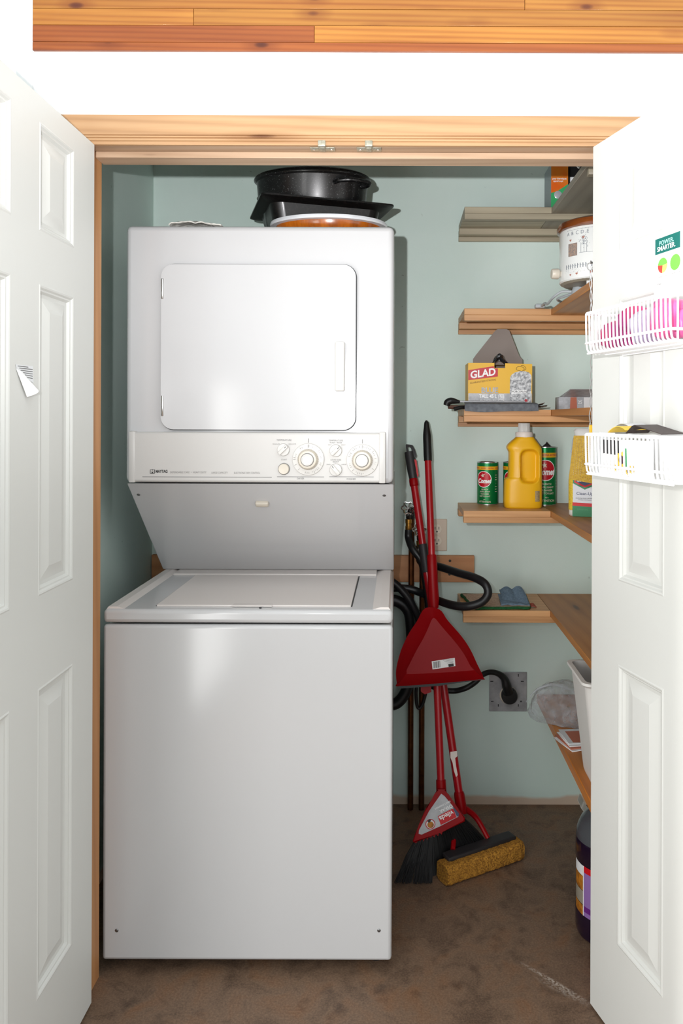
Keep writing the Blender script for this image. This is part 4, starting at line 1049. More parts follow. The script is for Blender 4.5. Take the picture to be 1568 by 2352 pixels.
tag(obj('rag_scrap', sheet(lambda u, v: (e.x-0.010+0.022*u, 2.392+0.022*v, z+0.0012+0.009*math.sin(PI*u)*(0.4+0.6*v)), 12, 8, 0.0016), M['rust_cloth'], smooth=60), 'small rust-red scrap of rag at the edge of the pot holder', 'rag')

# ------------------------------------------------------------------ lowest shelf: bin, bag, papers
z = z6
t = thing('waste_bin', 'tall white plastic bin on the lowest shelf', 'bin', (0.57, 1.97, z))
def br(x0, x1, y0, y1, zz, r=0.02): return [(p[0], p[1], zz) for p in rrect(x0, x1, y0, y1, r, 5)]
zr = H-0.655
obj('bin_body', loft([br(0.500, 0.645, 1.905, 2.045, z+0.0005), br(0.497, 0.650, 1.902, 2.048, z+0.01), br(0.468, 0.684, 1.884, 2.066, zr-0.012), br(0.463, 0.688, 1.880, 2.070, zr-0.012), br(0.458, 0.692, 1.875, 2.074, zr-0.006), br(0.459, 0.691, 1.876, 2.073, zr), br(0.470, 0.682, 1.886, 2.064, zr), br(0.500, 0.647, 1.905, 2.045, z+0.014)]), M['bin_white'], t)
t = thing('plastic_bag', 'crumpled clear plastic bag bulging beside the white bin', 'bag', (0.50, 2.36, z))
bc = at(1270, 1632, 2.40)
bgm = B(); bmesh.ops.create_icosphere(bgm, subdivisions=5, radius=1.0)
for v in bgm.verts:
    n_ = v.co.normalized()
    k = 1+0.16*noise.noise(n_*1.7+Vector((3, 1, 2)))+0.09*noise.noise(n_*4.0)+0.05*noise.noise(n_*9.0)
    p = Vector((n_.x*0.112*k, n_.y*0.085*k, n_.z*0.100*k))
    if p.z < 0: p.x *= 1-0.45*min(1, -p.z/0.1); p.x += 0.055*min(1, -p.z/0.1)
    v.co = Vector((0.497, 2.385, bc.z))+p+Vector((0.03, 0, 0))
for v in bgm.verts:
    if v.co.z < z+0.002: v.co.z = z+0.002
    if v.co.y > YB-0.004: v.co.y = YB-0.004
obj('film', bgm, M['clear_bag'], t, smooth=180)
obj('seam_fold', tube([at(1208, 1612, 2.385), at(1230, 1586, 2.37), at(1262, 1573, 2.36), at(1290, 1577, 2.36), at(1325, 1592, 2.36)], [0.002, 0.004, 0.005, 0.005, 0.003], 8), M['clear_bag'], t)
t = thing('paper_stack', 'small stack of printed leaflets under the clear plastic bag', 'papers', (0.53, 2.22, z))
for i in range(4):
    m_ = Matrix.Translation((0.548+0.004*i, 2.205+0.005*i, z+0.001+0.0028*i)) @ Matrix.Rotation(math.radians(20-5*i), 4, 'Z')
    obj('leaflet', bx(-0.075, 0.075, -0.045, 0.055, 0, 0.0024), M[['paper', 'magazine', 'paper', 'paper_grey'][i]], t, m_)
    if i == 3: obj('photo_print', bx(-0.06, 0.07, -0.038, 0.04, 0.0024, 0.0027), M['magazine'], t, m_, 0)

# ------------------------------------------------------------------ on the closet floor
jx2, jy2, rj = 0.541, 1.951, 0.081
t = thing('purple_bottle', 'big dark purple bottle with a lilac label on the floor', 'bottle', (jx2, jy2, 0))
obj('bottle', lathe([(0.060, 0), (rj-0.003, 0.006), (rj, 0.016), (rj, 0.060), (rj-0.002, 0.064), (rj-0.002, 0.19), (rj, 0.194), (rj, 0.23), (rj-0.001, 0.245)], 64, (jx2, jy2, 0)), M['purple_liquid'], t)
obj('shoulder', lathe([(rj-0.001, 0.245), (rj-0.003, 0.262), (rj-0.014, 0.286), (0.052, 0.302), (0.03, 0.314), (0.02, 0.318), (0.02, 0.328)], 64, (jx2, jy2, 0)), M['smoke_plastic'], t)
obj('cap', lathe([(0.022, 0.321), (0.023, 0.323), (0.023, 0.343), (0.021, 0.346), (0, 0.346)], 32, (jx2, jy2, 0)), M['purple_dark'], t)
cc = (jx2, jy2); rl_ = rj-0.0014
obj('label', wrap(gridrect(0.16, 0.125, 40), cc, rl_, -0.10, 0.127), M['purple_label'], t, recalc=False)
obj('label_band', wrap(gridrect(0.16, 0.016, 40), cc, rl_+0.0004, -0.10, 0.182), M['red_band'], t, recalc=False)
obj('label_band', wrap(gridrect(0.16, 0.014, 40), cc, rl_+0.0004, -0.10, 0.083), M['purple_dark'], t, recalc=False)
obj('label_edge', wrap(gridrect(0.003, 0.125, 2), cc, rl_+0.0005, -1.095, 0.127), M['white_print'], t, recalc=False)
for k, (zz, hh, mk) in enumerate(((0.176, 0.026, 'paper_grey'), (0.144, 0.036, 'orange_print'), (0.108, 0.034, 'crock_grey'), (0.077, 0.025, 'orange_print'))):
    obj('label_photo', wrap(gridrect(0.040, hh, 10), cc, rl_+0.0004, -1.37, zz), M[mk], t, recalc=False)
stp = [at(1328, 1832, 2.30), at(1336, 1848, 2.295), at(1348, 1862, 2.29), at(1362, 1884, 2.28), (0.62, 2.27, 0.07), (0.64, 2.27, 0.0025)]
sp_ = spline(stp, 6)
def strip(u, v):
    p = sp_[min(int(u*(len(sp_)-1)), len(sp_)-1)]
    return (p[0]+0.012*(v-0.5)+0.003*math.sin(14*u), p[1]+0.02*(v-0.5), p[2]+0.010*(v-0.5)+0.003*math.sin(20*u+2))
tag(obj('plastic_strip', sheet(strip, len(sp_)-1, 4, 0.0008), M['bottle_white'], smooth=60), 'crinkled white plastic strip hanging behind the purple bottle', 'plastic strip')

# ------------------------------------------------------------------ plumbing and sockets on the back wall
tag(obj('backing_board', bx(-0.835, 0.2585, YB-0.020, YB-0.0003, H-0.553, H-0.4635, 0.0015), M['block']), 'pine board screwed across the back wall behind the hoses', 'board')
for px, py in ((1033, 1288), (1032, 1319)):
    c = at(px, py, YB-0.02)
    obj('screw', lathe([(0.0045, -0.001), (0.0045, 0.0004), (0, 0.0006)], 12, (c.x, YB-0.020, c.z), 'Y'), M['iron'], bpy.data.objects['backing_board'])
def pipe(x, ztop, label, wheel_px):
    d = 2.558
    t = thing('copper_pipe', label, 'pipe', (x, d, 0), group='copper water pipes on the back wall')
    obj('pipe', tube([(x, d, 0.0), (x, d, ztop)], 0.0095, 14, smooth=False), M['copper'], t)
    vb = B(); lathe([(0.013, -0.012), (0.015, -0.008), (0.015, 0.010), (0.012, 0.014), (0.012, 0.026)], 16, (x-0.004, d-0.012, ztop), bm=vb)
    box(vb, x-0.018, x+0.010, d-0.026, d+0.006, ztop-0.004, ztop+0.010, 0.004)
    obj('valve_body', vb, M['iron'], t)
    obj('coupling', lathe([(0.0095, -0.045), (0.011, -0.042), (0.011, -0.033), (0.0095, -0.032), (0.0095, -0.024), (0.011, -0.023), (0.011, -0.010)], 18, (x-0.010, d-0.030, ztop)), M['brass'], t)
    w = B(); wx, wy, wz = x-0.012, d-0.036, ztop+0.028
    pts = []
    for i in range(49):
        a = 2*PI*i/48; r_ = 0.0195+0.0028*math.cos(6*a)
        pts.append((wx+r_*math.cos(a), wy+0.3*r_*math.sin(a), wz+0.95*r_*math.sin(a)))
    tube(pts, 0.0026, 6, 1, w, smooth=False)
    for i in range(6):
        a = 2*PI*i/6+0.3; tube([(wx, wy, wz-0.002), (wx+0.019*math.cos(a), wy+0.0057*math.sin(a), wz+0.018*math.sin(a))], 0.0017, 6, 1, w, smooth=False)
    tube([(wx+0.006, d-0.012, ztop+0.02), (wx, wy-0.004, wz)], 0.0042, 8, 1, w, smooth=False)
    obj('hand_wheel', w, M['chrome'], t)
    return t
p1 = at(944, 1330, 2.558).x; p2 = at(969, 1400, 2.558).x
pipe(p1, at(940, 1183, 2.558).z, 'copper pipe with a chrome wheel valve, nearest the dryer', None)
pipe(p2, at(966, 1232, 2.558).z, 'copper pipe with a valve hidden behind the red handles', None)
def hose(pts, r, label, cat='hose', mat='rubber', name='rubber_hose', k=10):
    P = [at(*p) for p in pts]
    return tag(obj(name, tube(P, r, 14, k), M[mat]), label, cat)
q1 = (p1-0.010, 2.528, at(940, 1183, 2.558).z-0.045)
hp = [Vector(q1), at(938, 1236, 2.525), at(948, 1262, 2.495), at(966, 1286, 2.485), at(974, 1318, 2.485), at(981, 1362, 2.485), at(986, 1420, 2.48), at(987, 1480, 2.475), at(984, 1550, 2.475)]
tag(obj('rubber_hose', tube(hp, 0.0125, 14, 10), M['rubber']), 'black rubber hose screwed onto the valve nearest the dryer', 'hose')
q2 = (p2-0.010, 2.528, at(966, 1232, 2.558).z-0.045)
hp = [Vector(q2), at(960, 1262, 2.531), at(966, 1290, 2.531), at(984, 1297, 2.528), at(1010, 1302, 2.50), at(1050, 1315, 2.44), at(1090, 1327, 2.38), at(1114, 1342, 2.345), at(1120, 1364, 2.335), at(1104, 1384, 2.335), at(1070, 1393, 2.345), at(1035, 1389, 2.38), at(1000, 1377, 2.46), at(968, 1362, 2.52), at(935, 1352, 2.533), at(890, 1350, 2.533)]
tag(obj('rubber_hose', tube(hp, 0.0130, 14, 10), M['rubber']), 'black rubber hose looping out over the pot holder shelf', 'hose')
hose([(893, 1330, 2.487), (915, 1348, 2.487), (936, 1372, 2.487), (950, 1396, 2.487), (962, 1425, 2.487), (966, 1480, 2.487), (958, 1530, 2.49), (950, 1562, 2.49)], 0.0125, 'black hose curving down from the washer, outermost of the pair')
hose([(893, 1378, 2.52), (912, 1381, 2.52), (930, 1393, 2.52), (941, 1414, 2.52), (945, 1460, 2.52), (944, 1520, 2.52), (935, 1580, 2.522), (912, 1614, 2.522), (880, 1620, 2.522)], 0.019, 'thick black drain hose hanging beside the washer')
hose([(958, 1560, 2.538), (955, 1590, 2.538), (957, 1618, 2.538), (962, 1627, 2.538), (970, 1618, 2.538), (978, 1590, 2.538), (985, 1560, 2.538)], 0.0055, 'thin black cord looped under the dustpan beside the pipes', 'cord', 'rubber', 'power_cord')
# duplex outlet
c = at(1003, 1228.5, YB)
t = thing('wall_outlet', 'beige double wall socket behind the red handles', 'socket', (c.x, YB, c.z))
obj('cover_plate', bx(c.x-0.0345, c.x+0.0345, YB-0.006, YB-0.0002, c.z-0.0545, c.z+0.0545, 0.003, 3), M['beige'], t)
for s in (1, -1):
    zc = c.z+s*0.0205
    sk = obj('socket_face', lathe([(0.0165, 0.005), (0.0165, 0.0068), (0.0155, 0.0075), (0, 0.0075)], 28, (c.x, YB, zc), 'Y'), M['ivory'], t)
    sl_ = B()
    for xx in (-0.0065, 0.0065): box(sl_, c.x+xx-0.0011, c.x+xx+0.0011, YB-0.0079, YB-0.007, zc-0.001, zc+0.008)
    lathe([(0.0028, 0.007), (0.0028, 0.0079)], 12, (c.x, YB, zc-0.0085), 'Y', sl_)
    obj('socket_slot', sl_, M['seam'], t, smooth=0)
obj('screw', lathe([(0.0028, 0.0055), (0.0028, 0.0068), (0, 0.007)], 12, (c.x, YB, c.z), 'Y'), M['beige'], t)
# dryer outlet
a, b = at(1123, 1634, YB-0.004), at(1210, 1544, YB-0.004)
t = thing('dryer_outlet', 'steel plate on the back wall with a round dryer receptacle', 'socket', ((a.x+b.x)/2, YB, (a.z+b.z)/2))
obj('cover_plate', bx(a.x, b.x, YB-0.004, YB-0.0002, a.z, b.z, 0.0015), M['steel'], t)
so = B()
for px, py, w, h in ((1129, 1565, 0.010, 0.003), (1199, 1565, 0.010, 0.003), (1130, 1611, 0.009, 0.003), (1196, 1611, 0.006, 0.005), (1144, 1551, 0.003, 0.007), (1190, 1551, 0.003, 0.009), (1144, 1620, 0.003, 0.008), (1190, 1620, 0.003, 0.008)):
    k = at(px, py, YB-0.004); box(so, k.x-w/2, k.x+w/2, YB-0.0046, YB-0.0038, k.z-h/2, k.z+h/2)
obj('slot', so, M['seam'], t, smooth=0)
k = at(1167, 1596, YB-0.004)
obj('receptacle', lathe([(0.030, 0), (0.030, 0.004), (0.028, 0.006), (0, 0.006)], 36, (k.x, YB-0.004, k.z), 'Y'), M['ivory'], t)
cdt = thing('power_cord', 'thick black dryer cord plugged into the steel plate', 'cord', (k.x, YB, k.z))
k2 = at(1169, 1597, YB-0.02)
obj('plug', lathe([(0.026, 0), (0.027, 0.004), (0.027, 0.022), (0.024, 0.027), (0, 0.028)], 36, (k2.x, YB-0.0105, k2.z), 'Y'), M['black'], cdt)
obj('cable', tube([at(1167, 1592, 2.56), at(1163, 1574, 2.553), at(1157, 1558, 2.55), at(1143, 1547, 2.545), at(1124, 1544, 2.54), at(1106, 1551, 2.53), at(1092, 1566, 2.52), at(1070, 1580, 2.51), at(1042, 1587, 2.52), at(1010, 1583, 2.515), at(992, 1576, 2.508), at(985, 1570, 2.505)], [0.017, 0.016, 0.012, 0.0095, 0.009, 0.009, 0.009, 0.009, 0.009, 0.009, 0.009, 0.009], 14, 8), M['black'], cdt)

# ------------------------------------------------------------------ broom with dustpan, sponge mop
bt_, bb_ = at(979, 968, 2.50), at(1013, 1812, 2.245)
bd = (bb_-bt_)
def bl(s): return bt_+bd*s
t = thing('broom', 'red broom with black bristles and a silver label on its head', 'broom', (0.13, 2.16, 0))
obj('stick', tube([bl(0.10), bl(1.0)], 0.0112, 32, smooth=False), M['red_stick'], t)
obj('grip', tube([bl(-0.003), bl(0.004), bl(0.02), bl(0.045), bl(0.10), bl(0.118)], [0.003, 0.0075, 0.010, 0.0135, 0.0138, 0.0132], 18, 6), M['black'], t)
# head: a red triangular shroud in a plane across the view, tipping forward
bz = bd.normalized()                                    # down the stick
bxv = Vector((1, 0, 0)); bxv = (bxv-bz*bxv.dot(bz)).normalized()
bn = bxv.cross(bz).normalized()
if bn.y > 0: bn = -bn                                    # towards the viewer
O = bl(1.0)
def on_head(px, py, off=0.0):
    o = Vector((0, 0, H)); d = at(px, py, 1.0)-o; p0 = O+bn*off
    return o+d*((p0-o).dot(bn)/d.dot(bn))
hp_ = [(1004, 1812), (1023, 1812), (1027, 1826), (1046, 1848), (1068, 1878), (1067, 1887), (1012, 1913), (950, 1936), (947, 1931), (962, 1893), (978, 1855), (1001, 1824)]
def slab(pts, o0, o1, onf, bev=0.0, bm=None):
    bm = bm or B()
    A_ = [bm.verts.new(onf(p[0], p[1], o0)) for p in pts]; C_ = [bm.verts.new(onf(p[0], p[1], o1)) for p in pts]
    f0 = bm.faces.new(A_); f1 = bm.faces.new(C_); n = len(pts)
    for i in range(n): bm.faces.new((A_[i], A_[(i+1) % n], C_[(i+1) % n], C_[i]))
    if bev: bmesh.ops.bevel(bm, geom=list(f1.edges), offset=bev, segments=2, profile=0.5, affect='EDGES')
    return bm
hd_o = obj('head', slab(hp_, -0.02, 0.024, on_head, 0.004), M['red'], t)
obj('socket', tube([bl(0.978), bl(1.012)], [0.0145, 0.0155], 18, smooth=False), M['red'], t)
tp = []
for i in range(8):
    a_, b_ = (952+i*8.2, 1935-i*3.1), (959+i*8.2, 1932-i*3.1); tp += [a_, ((a_[0]+b_[0])/2+1, b_[1]+7), b_]
tb = B()
for i in range(8): slab(tp[i*3:i*3+3], 0.008, 0.018, on_head, 0, tb)
obj('head_teeth', tb, M['red'], t, smooth=0)
lp_ = [(1013, 1823), (1021, 1829), (1035, 1846), (1054, 1869), (1052, 1876), (1010, 1898), (968, 1917), (961, 1915), (962, 1907), (985, 1863)]
lbm = slab(lp_, 0.0243, 0.0247, on_head); obj('label', lbm, M['steel'], t, smooth=0)
def lpoly(name, pts, m, off): obj(name, slab(pts, 0.0248, 0.0248+off, on_head), M[m], t, smooth=0)
lpoly('label_box', [(1005, 1875), (1037, 1858), (1041, 1858), (1048, 1877), (1012, 1895)], 'red_band', 0.0003)
lpoly('label_box', [(1040, 1852), (1054, 1869), (1053, 1874), (1049, 1876), (1041, 1858)], 'label_blue', 0.0002)
ring_ = [(988+11.5*math.cos(2*PI*i/24), 1893+12*math.sin(2*PI*i/24)) for i in range(24)]; lpoly('label_ring', ring_, 'red_print', 0.0002)
lpoly('label_ring', [(988+9.5*math.cos(2*PI*i/24), 1893+10*math.sin(2*PI*i/24)) for i in range(24)], 'paper_grey', 0.0004)
lpoly('label_ring', [(988.5+7.5*math.cos(2*PI*i/24), 1894.5+7.5*math.sin(2*PI*i/24)) for i in range(24)], 'orange_print', 0.0006)
lpoly('label_ring', [(981, 1886), (985, 1882), (990, 1883), (987, 1889), (983, 1889)], 'charcoal', 0.0008)
def htext(s, px, py, size, m, ang):
    o = on_head(px, py, 0.0256); ux = on_head(px-math.cos(ang)*10, py+math.sin(ang)*10, 0.0256)-o; uy = on_head(px+math.sin(ang)*10, py+math.cos(ang)*10, 0.0256)-o
    ux.normalize(); uy = (uy-ux*uy.dot(ux)).normalized()
    text(s, size, M[m], t, frame(o, ux, uy), bold=0.02)
A0 = math.radians(27)
htext('vileda', 1024.5, 1873, 0.0190, 'white_print', A0); htext('OSKAR', 1024, 1857, 0.0125, 'white_print', A0); htext('GREAT SWEEPING', 1016, 1849, 0.0062, 'white_print', A0)
# bristles: fan of tapered strands down to the floor
random.seed(3)
br_ = B()
for i in range(620):
    u = random.random(); w = random.uniform(-0.013, 0.016)
    a_ = on_head(955+(1066-955)*u, 1928-(1928-1880)*u, w)
    ex_ = 908+(1128-908)*(u**0.92); ey_ = 2031-max(0, (u-0.40))**1.35*155-random.uniform(0, 7)
    sm_ = min(1, max(0, (u-0.28)/0.3)); fd = 2.145+0.085*sm_*sm_*(3-2*sm_)+w*0.8
    e_ = at(ex_+random.uniform(-4, 4), ey_, fd)
    lim_ = 2.150+(e_.x-0.128)*0.567+0.046                  # stay behind the mop's sponge
    if e_.x > 0.10 and e_.y < lim_: e_ = e_*(lim_/e_.y)+Vector((0, 0, H*(1-lim_/e_.y)))
    e_.z = max(e_.z, 0.001)
    m_ = a_.lerp(e_, 0.5)+Vector((random.uniform(-0.003, 0.003), random.uniform(-0.006, 0.006), 0.006))
    tube([a_, m_, e_], [0.0021, 0.0019, 0.0008], 4, 2, br_)
tag(obj('bristles', br_, M['bristle'], t, smooth=60), kind='stuff')

# dustpan clipped on the broom stick
pn_z = bz; dp0 = bl(0.63)
t = thing('dustpan', 'red dustpan clipped upside down on the broom stick', 'dustpan', tuple(bl(0.66)))
def on_pan(px, py, off=0.0):
    o = Vector((0, 0, H)); d = at(px, py, 1.0)-o; p0 = dp0+bn*(0.026+off)
    return o+d*((p0-o).dot(bn)/d.dot(bn))
out = [(976, 1397), (1009, 1400), (1028, 1425), (1060, 1462), (1080, 1492), (1095, 1524), (1110, 1556), (1104, 1562), (1010, 1571), (917, 1577), (911, 1568), (909, 1546), (912, 1524), (922, 1490), (938, 1456), (957, 1427)]
mid = [(985, 1412), (1000, 1410), (1020, 1434), (1052, 1472), (1072, 1500), (1088, 1532), (1097, 1548), (1093, 1552), (1010, 1561), (925, 1567), (921, 1563), (921, 1548), (929, 1530), (944, 1498), (962, 1462), (976, 1434)]
inn = [(991, 1424), (998, 1420), (1015, 1440), (1046, 1476), (1065, 1502), (1079, 1528), (1085, 1536), (1082, 1540), (1010, 1545), (940, 1548), (934, 1545), (934, 1538), (941, 1524), (955, 1496), (973, 1464), (985, 1438)]
def rounded(pts, k=4):
    n = len(pts); res = []
    for i in range(n):
        p0, p1, p2, p3 = (Vector(pts[(i+j) % n]) for j in (-1, 0, 1, 2))
        for j in range(k):
            u = j/k; res.append(tuple(0.5*((2*p1)+(p2-p0)*u+(2*p0-5*p1+4*p2-p3)*u*u+(3*p1-p0-3*p2+p3)*u**3)))
    return res
out, mid, inn = rounded(out), rounded(mid), rounded(inn)
pbm = loft([[on_pan(p[0], p[1], -0.012) for p in out], [on_pan(p[0], p[1], 0.002) for p in out], [on_pan(p[0], p[1], 0.014) for p in mid], [on_pan(p[0]*0.93+q[0]*0.07, p[1]*0.93+q[1]*0.07, 0.0232) for p, q in zip(inn, mid)], [on_pan(p[0], p[1], 0.024) for p in inn]])
obj('pan_shell', pbm, M['red'], t, smooth=26)
obj('pan_lip', slab([(917, 1573), (1010, 1568), (1107, 1558), (1111, 1560), (1010, 1575), (916, 1582)], -0.010, 0.004, on_pan), M['black'], t, smooth=0)
hs_ = [at(990.5, 1290, 2.43)]
def s_at(py):
    return (H-(py-VPY)/F*2.4-bt_.z)/bd.z
sk_r = []
for s_, r_ in ((0.388, 0.0146), (0.391, 0.0155), (0.42, 0.0158), (0.47, 0.0162), (0.51, 0.0175), (0.535, 0.014), (0.535, 0.0118), (0.388, 0.0118), (0.388, 0.0146)):
    sk_r.append([bl(s_)+(bxv*math.cos(2*PI*i/24)+bn*math.sin(2*PI*i/24))*r_ for i in range(24)])
obj('handle_socket', loft(sk_r, caps=False), M['red'], t)
obj('clip', slab([(966, 1566), (990, 1566), (990, 1590), (975, 1595), (966, 1588)], -0.026, -0.013, on_pan), M['red'], t, smooth=0)
stk = slab(rrect(990.5, 1044.5, 1513, 1535, 3, 3), 0.0250, 0.0254, on_pan)
# the sticker leans with the pan's edge
st_o = obj('sticker', slab([(991, 1519), (1044, 1511), (1045.5, 1530), (993, 1537.5)], 0.0236, 0.0252, on_pan), M['paper'], t, smooth=0); stk.free()
bc_ = B()
xx = 994.0
while xx < 1010:
    w = random.choice((0.6, 1.0, 1.6)); k_ = (xx-991)/53*-7.0
    slab([(xx, 1520.5+k_), (xx+w, 1520.4+k_), (xx+w+0.8, 1535.5+k_), (xx+0.8, 1535.6+k_)], 0.0252, 0.0254, on_pan, 0, bc_); xx += w+random.choice((0.7, 1.1))
obj('barcode', bc_, M['print_dark'], t, smooth=0)
obj('sticker_box', slab([(1029, 1525.5), (1041, 1523.7), (1042, 1530), (1030, 1532)], 0.0252, 0.0255, on_pan), M['print_dark'], t, smooth=0)
ln_ = B()
for i in range(4): slab([(1017+3*i, 1516.2+i*2.18), (1041, 1512.8+i*2.6), (1041, 1513.5+i*2.6), (1017+3*i, 1516.9+i*2.18)], 0.0252, 0.0254, on_pan, 0, ln_)
obj('small_print', ln_, M['print_grey'], t, smooth=0)

# sponge mop behind the broom
mt, mb = at(937.5, 1022, 2.545), at(1058, 1850, 2.285)
md = mb-mt
def ml(s): return mt+md*s
t = thing('sponge_mop', 'red sponge mop with an ochre roller, leaning behind the broom', 'mop', (0.24, 2.2, 0))
obj('stick', tube([ml(0.10), ml(1.0)], 0.0122, 32, smooth=False), M['red_stick'], t)
mx_ = Vector((1, 0, 0)); mdz = md.normalized(); mx_ = (mx_-mdz*mx_.dot(mdz)).normalized(); mn = mx_.cross(mdz); mn = -mn if mn.y > 0 else mn
def on_mop(px, py, off=0.0):
    o = Vector((0, 0, H)); d = at(px, py, 1.0)-o; p0 = mt+mn*off
    return o+d*((p0-o).dot(mn)/d.dot(mn))
gp = B()
# grip with a slanted top and hanging hole
outer = [(931, 1020), (947, 1022), (953, 1034), (959, 1047), (962, 1075), (965, 1106), (949, 1109), (940, 1075), (934, 1045)]
hole = [(936, 1028), (940, 1026), (944, 1031), (945, 1038), (943, 1042), (940, 1040), (937, 1035)]
def ringpts(c, pts, nn):
    res = []
    for i in range(nn):
        a = 2*PI*i/nn; dvec = (math.cos(a), math.sin(a)); best = None
        for p, q in zip(pts, pts[1:]+pts[:1]):
            ax, ay, bx_, by = p[0]-c[0], p[1]-c[1], q[0]-p[0], q[1]-p[1]
            den = dvec[0]*by-dvec[1]*bx_
            if abs(den) < 1e-9: continue
            tt = (ax*by-ay*bx_)/den; ss = (ax*dvec[1]-ay*dvec[0])/den
            if tt > 0 and -1e-6 <= ss <= 1+1e-6 and (best is None or tt < best): best = tt
        res.append((c[0]+dvec[0]*best, c[1]+dvec[1]*best))
    return res
hc = (941, 1034); nn = 36
upper = [(931, 1020), (947, 1022), (953, 1034), (957, 1050), (935, 1053)]
ro, ri = ringpts(hc, upper, nn), ringpts(hc, hole, nn)
loft([[on_mop(p[0], p[1], 0.010) for p in ro], [on_mop(p[0], p[1], 0.012) for p in ri], [on_mop(p[0], p[1], -0.010) for p in ri], [on_mop(p[0], p[1], -0.008) for p in ro], [on_mop(p[0], p[1], 0.010) for p in ro]], caps=False, bm=gp)
g1 = [ml(0.022), ml(0.05), ml(0.08), ml(0.105)]
tube(g1, [0.0165, 0.0168, 0.0160, 0.0135], 18, 4, gp)
obj('grip', gp, M['charcoal'], t, smooth=50)
obj('grip_inlay', slab([(951, 1055), (956, 1056), (961, 1092), (958, 1096)], 0.0150, 0.0172, on_mop), M['red_band'], t, smooth=0)
obj('collar', tube([ml(0.103), ml(0.108), ml(0.122), ml(0.126)], [0.0138, 0.0150, 0.0150, 0.0130], 18, 3), M['red'], t)
obj('squeeze_sleeve', tube([ml(0.300), ml(0.303), ml(0.372), ml(0.376)], [0.0125, 0.0150, 0.0160, 0.0130], 18, 3), M['charcoal'], t)
obj('torn_label', slab([(1034, 1727), (1049, 1725), (1050, 1737), (1045, 1741), (1047, 1760), (1051, 1780), (1047, 1785), (1042, 1770), (1039, 1752), (1034, 1740)], 0.0115, 0.0130, on_mop), M['collar'], t, smooth=0)
obj('head_socket', tube([ml(0.965), ml(0.972), ml(1.0), ml(1.02)], [0.0130, 0.0160, 0.0170, 0.0150], 18, 3), M['red'], t)
sA, sB = Vector((0.128, 2.150, 0)), Vector((0.366, 2.285, 0))
sdir = (sB-sA).normalized(); sper = Vector((-sdir.y, sdir.x, 0)); SL = (sB-sA).length
Msp = Matrix.Identity(4)
for i in range(3): Msp[i][0], Msp[i][1], Msp[i][2], Msp[i][3] = sdir[i], sper[i], (0, 0, 1)[i], sA[i]
sg = B()
rings = []
for i in range(61):
    x = SL*i/60; ring = []
    for p in rrect(-0.030, 0.030, 0.001, 0.056, 0.014, 6):
        k = 0.0025*noise.noise((x*90, p[0]*90, p[1]*90))
        e = 0.010*max(0, 1-min(i, 60-i)/3.0)
        s = (1+k/0.03)*(1-e*6)
        ring.append((x, p[0]*s, max(0.0006, 0.0285+(p[1]-0.0285)*s)))
    rings.append(ring)
obj('sponge', loft(rings), M['sponge'], t, Msp, 60)
obj('clamp_bar', bx(0.020, SL-0.012, -0.004, 0.034, 0.0535, 0.066, 0.004), M['charcoal'], t, Msp)
jn = Msp @ Vector((SL*0.62, 0.02, 0.066))
for s in (0.20, 0.66):
    e_ = Msp @ Vector((SL*s, 0.028, 0.066))
    obj('frame_arm', tube([ml(1.0), ml(1.0).lerp(e_, 0.45)+Vector(((0.010 if s > 0.5 else -0.004), 0.016, 0.0)), e_], [0.010, 0.0085, 0.007], 10, 6), M['red'], t)

# ------------------------------------------------------------------ left door: torn sticker
def D1p(px, py, off=0.0):
    o = Vector((0, 0, H)); d = at(px, py, 1.0)-o
    return o+d*((-0.6816+off)/d.x)
t = thing('torn_sticker', 'half peeled paper sticker with faint print, stuck on the white door', 'sticker', tuple(D1p(60, 865)))
obj('paper', slab([(36, 837), (76, 841), (77, 880), (60, 868), (38, 848)], 0.0004, 0.0010, D1p), M['paper_grey'], t, smooth=0)
def curl(u, v):
    a_ = D1p(37, 847, 0.001).lerp(D1p(62, 912, 0.004), u); b_ = D1p(52, 855, 0.001).lerp(D1p(79, 889, 0.003), u)
    p = a_.lerp(b_, v); p.x += 0.014*math.sin(PI*v)*u
    return p
obj('curled_flap', sheet(curl, 14, 10, 0.0003), M['paper'], t, smooth=60)
tl = B()
for i in range(6):
    slab([(41+3.2*i, 839.5+5*i), (61+(14 if i else 4), 842.5+5.2*i), (61+(14 if i else 4), 844.3+5.2*i), (41+3.2*i, 841.3+5*i)], 0.0011, 0.0013, D1p, 0, tl)
obj('small_print', tl, M['print_grey'], t, smooth=0)

# ------------------------------------------------------------------ right door: sign and baskets
def D2p(tt, n, zz): return Vector((0.4335, 1.70, 0))+UR*tt+NR*n+Vector((0, 0, zz))
F2 = Matrix.Identity(4)                                  # text frame on the door: reads along +u seen from the closet side
t = thing('door_sign', 'white sheet with a teal slogan panel and two pie charts, on the door', 'sign', tuple(D2p(0.27, 0.001, H+0.30)))
obj('sheet', loft([[D2p(a_, n_, zz) for a_, zz in ((0.226, H+0.232), (0.318, H+0.232), (0.318, H+0.354), (0.226, H+0.354))] for n_ in (0.0003, 0.0008)]), M['white_print'], t, smooth=0)
obj('teal_panel', loft([[D2p(a_, n_, zz) for a_, zz in ((0.2294, H+0.3205), (0.3045, H+0.3205), (0.3045, H+0.3505), (0.2294, H+0.3505))] for n_ in (0.0008, 0.0012)]), M['teal_sign'], t, smooth=0)
def dtext(s, size, m, tt, zz, **kw):
    text(s, size, M[m], t, frame(D2p(tt, 0.0016, zz), UR, (0, 0, 1)), **kw)
dtext('POWER.', 0.0120, 'pale_teal', 0.2645, H+0.3395, bold=0.02, sx=1.02); dtext('SMARTER.', 0.0125, 'white_print', 0.2640, H+0.3290, bold=0.025, sx=1.0)
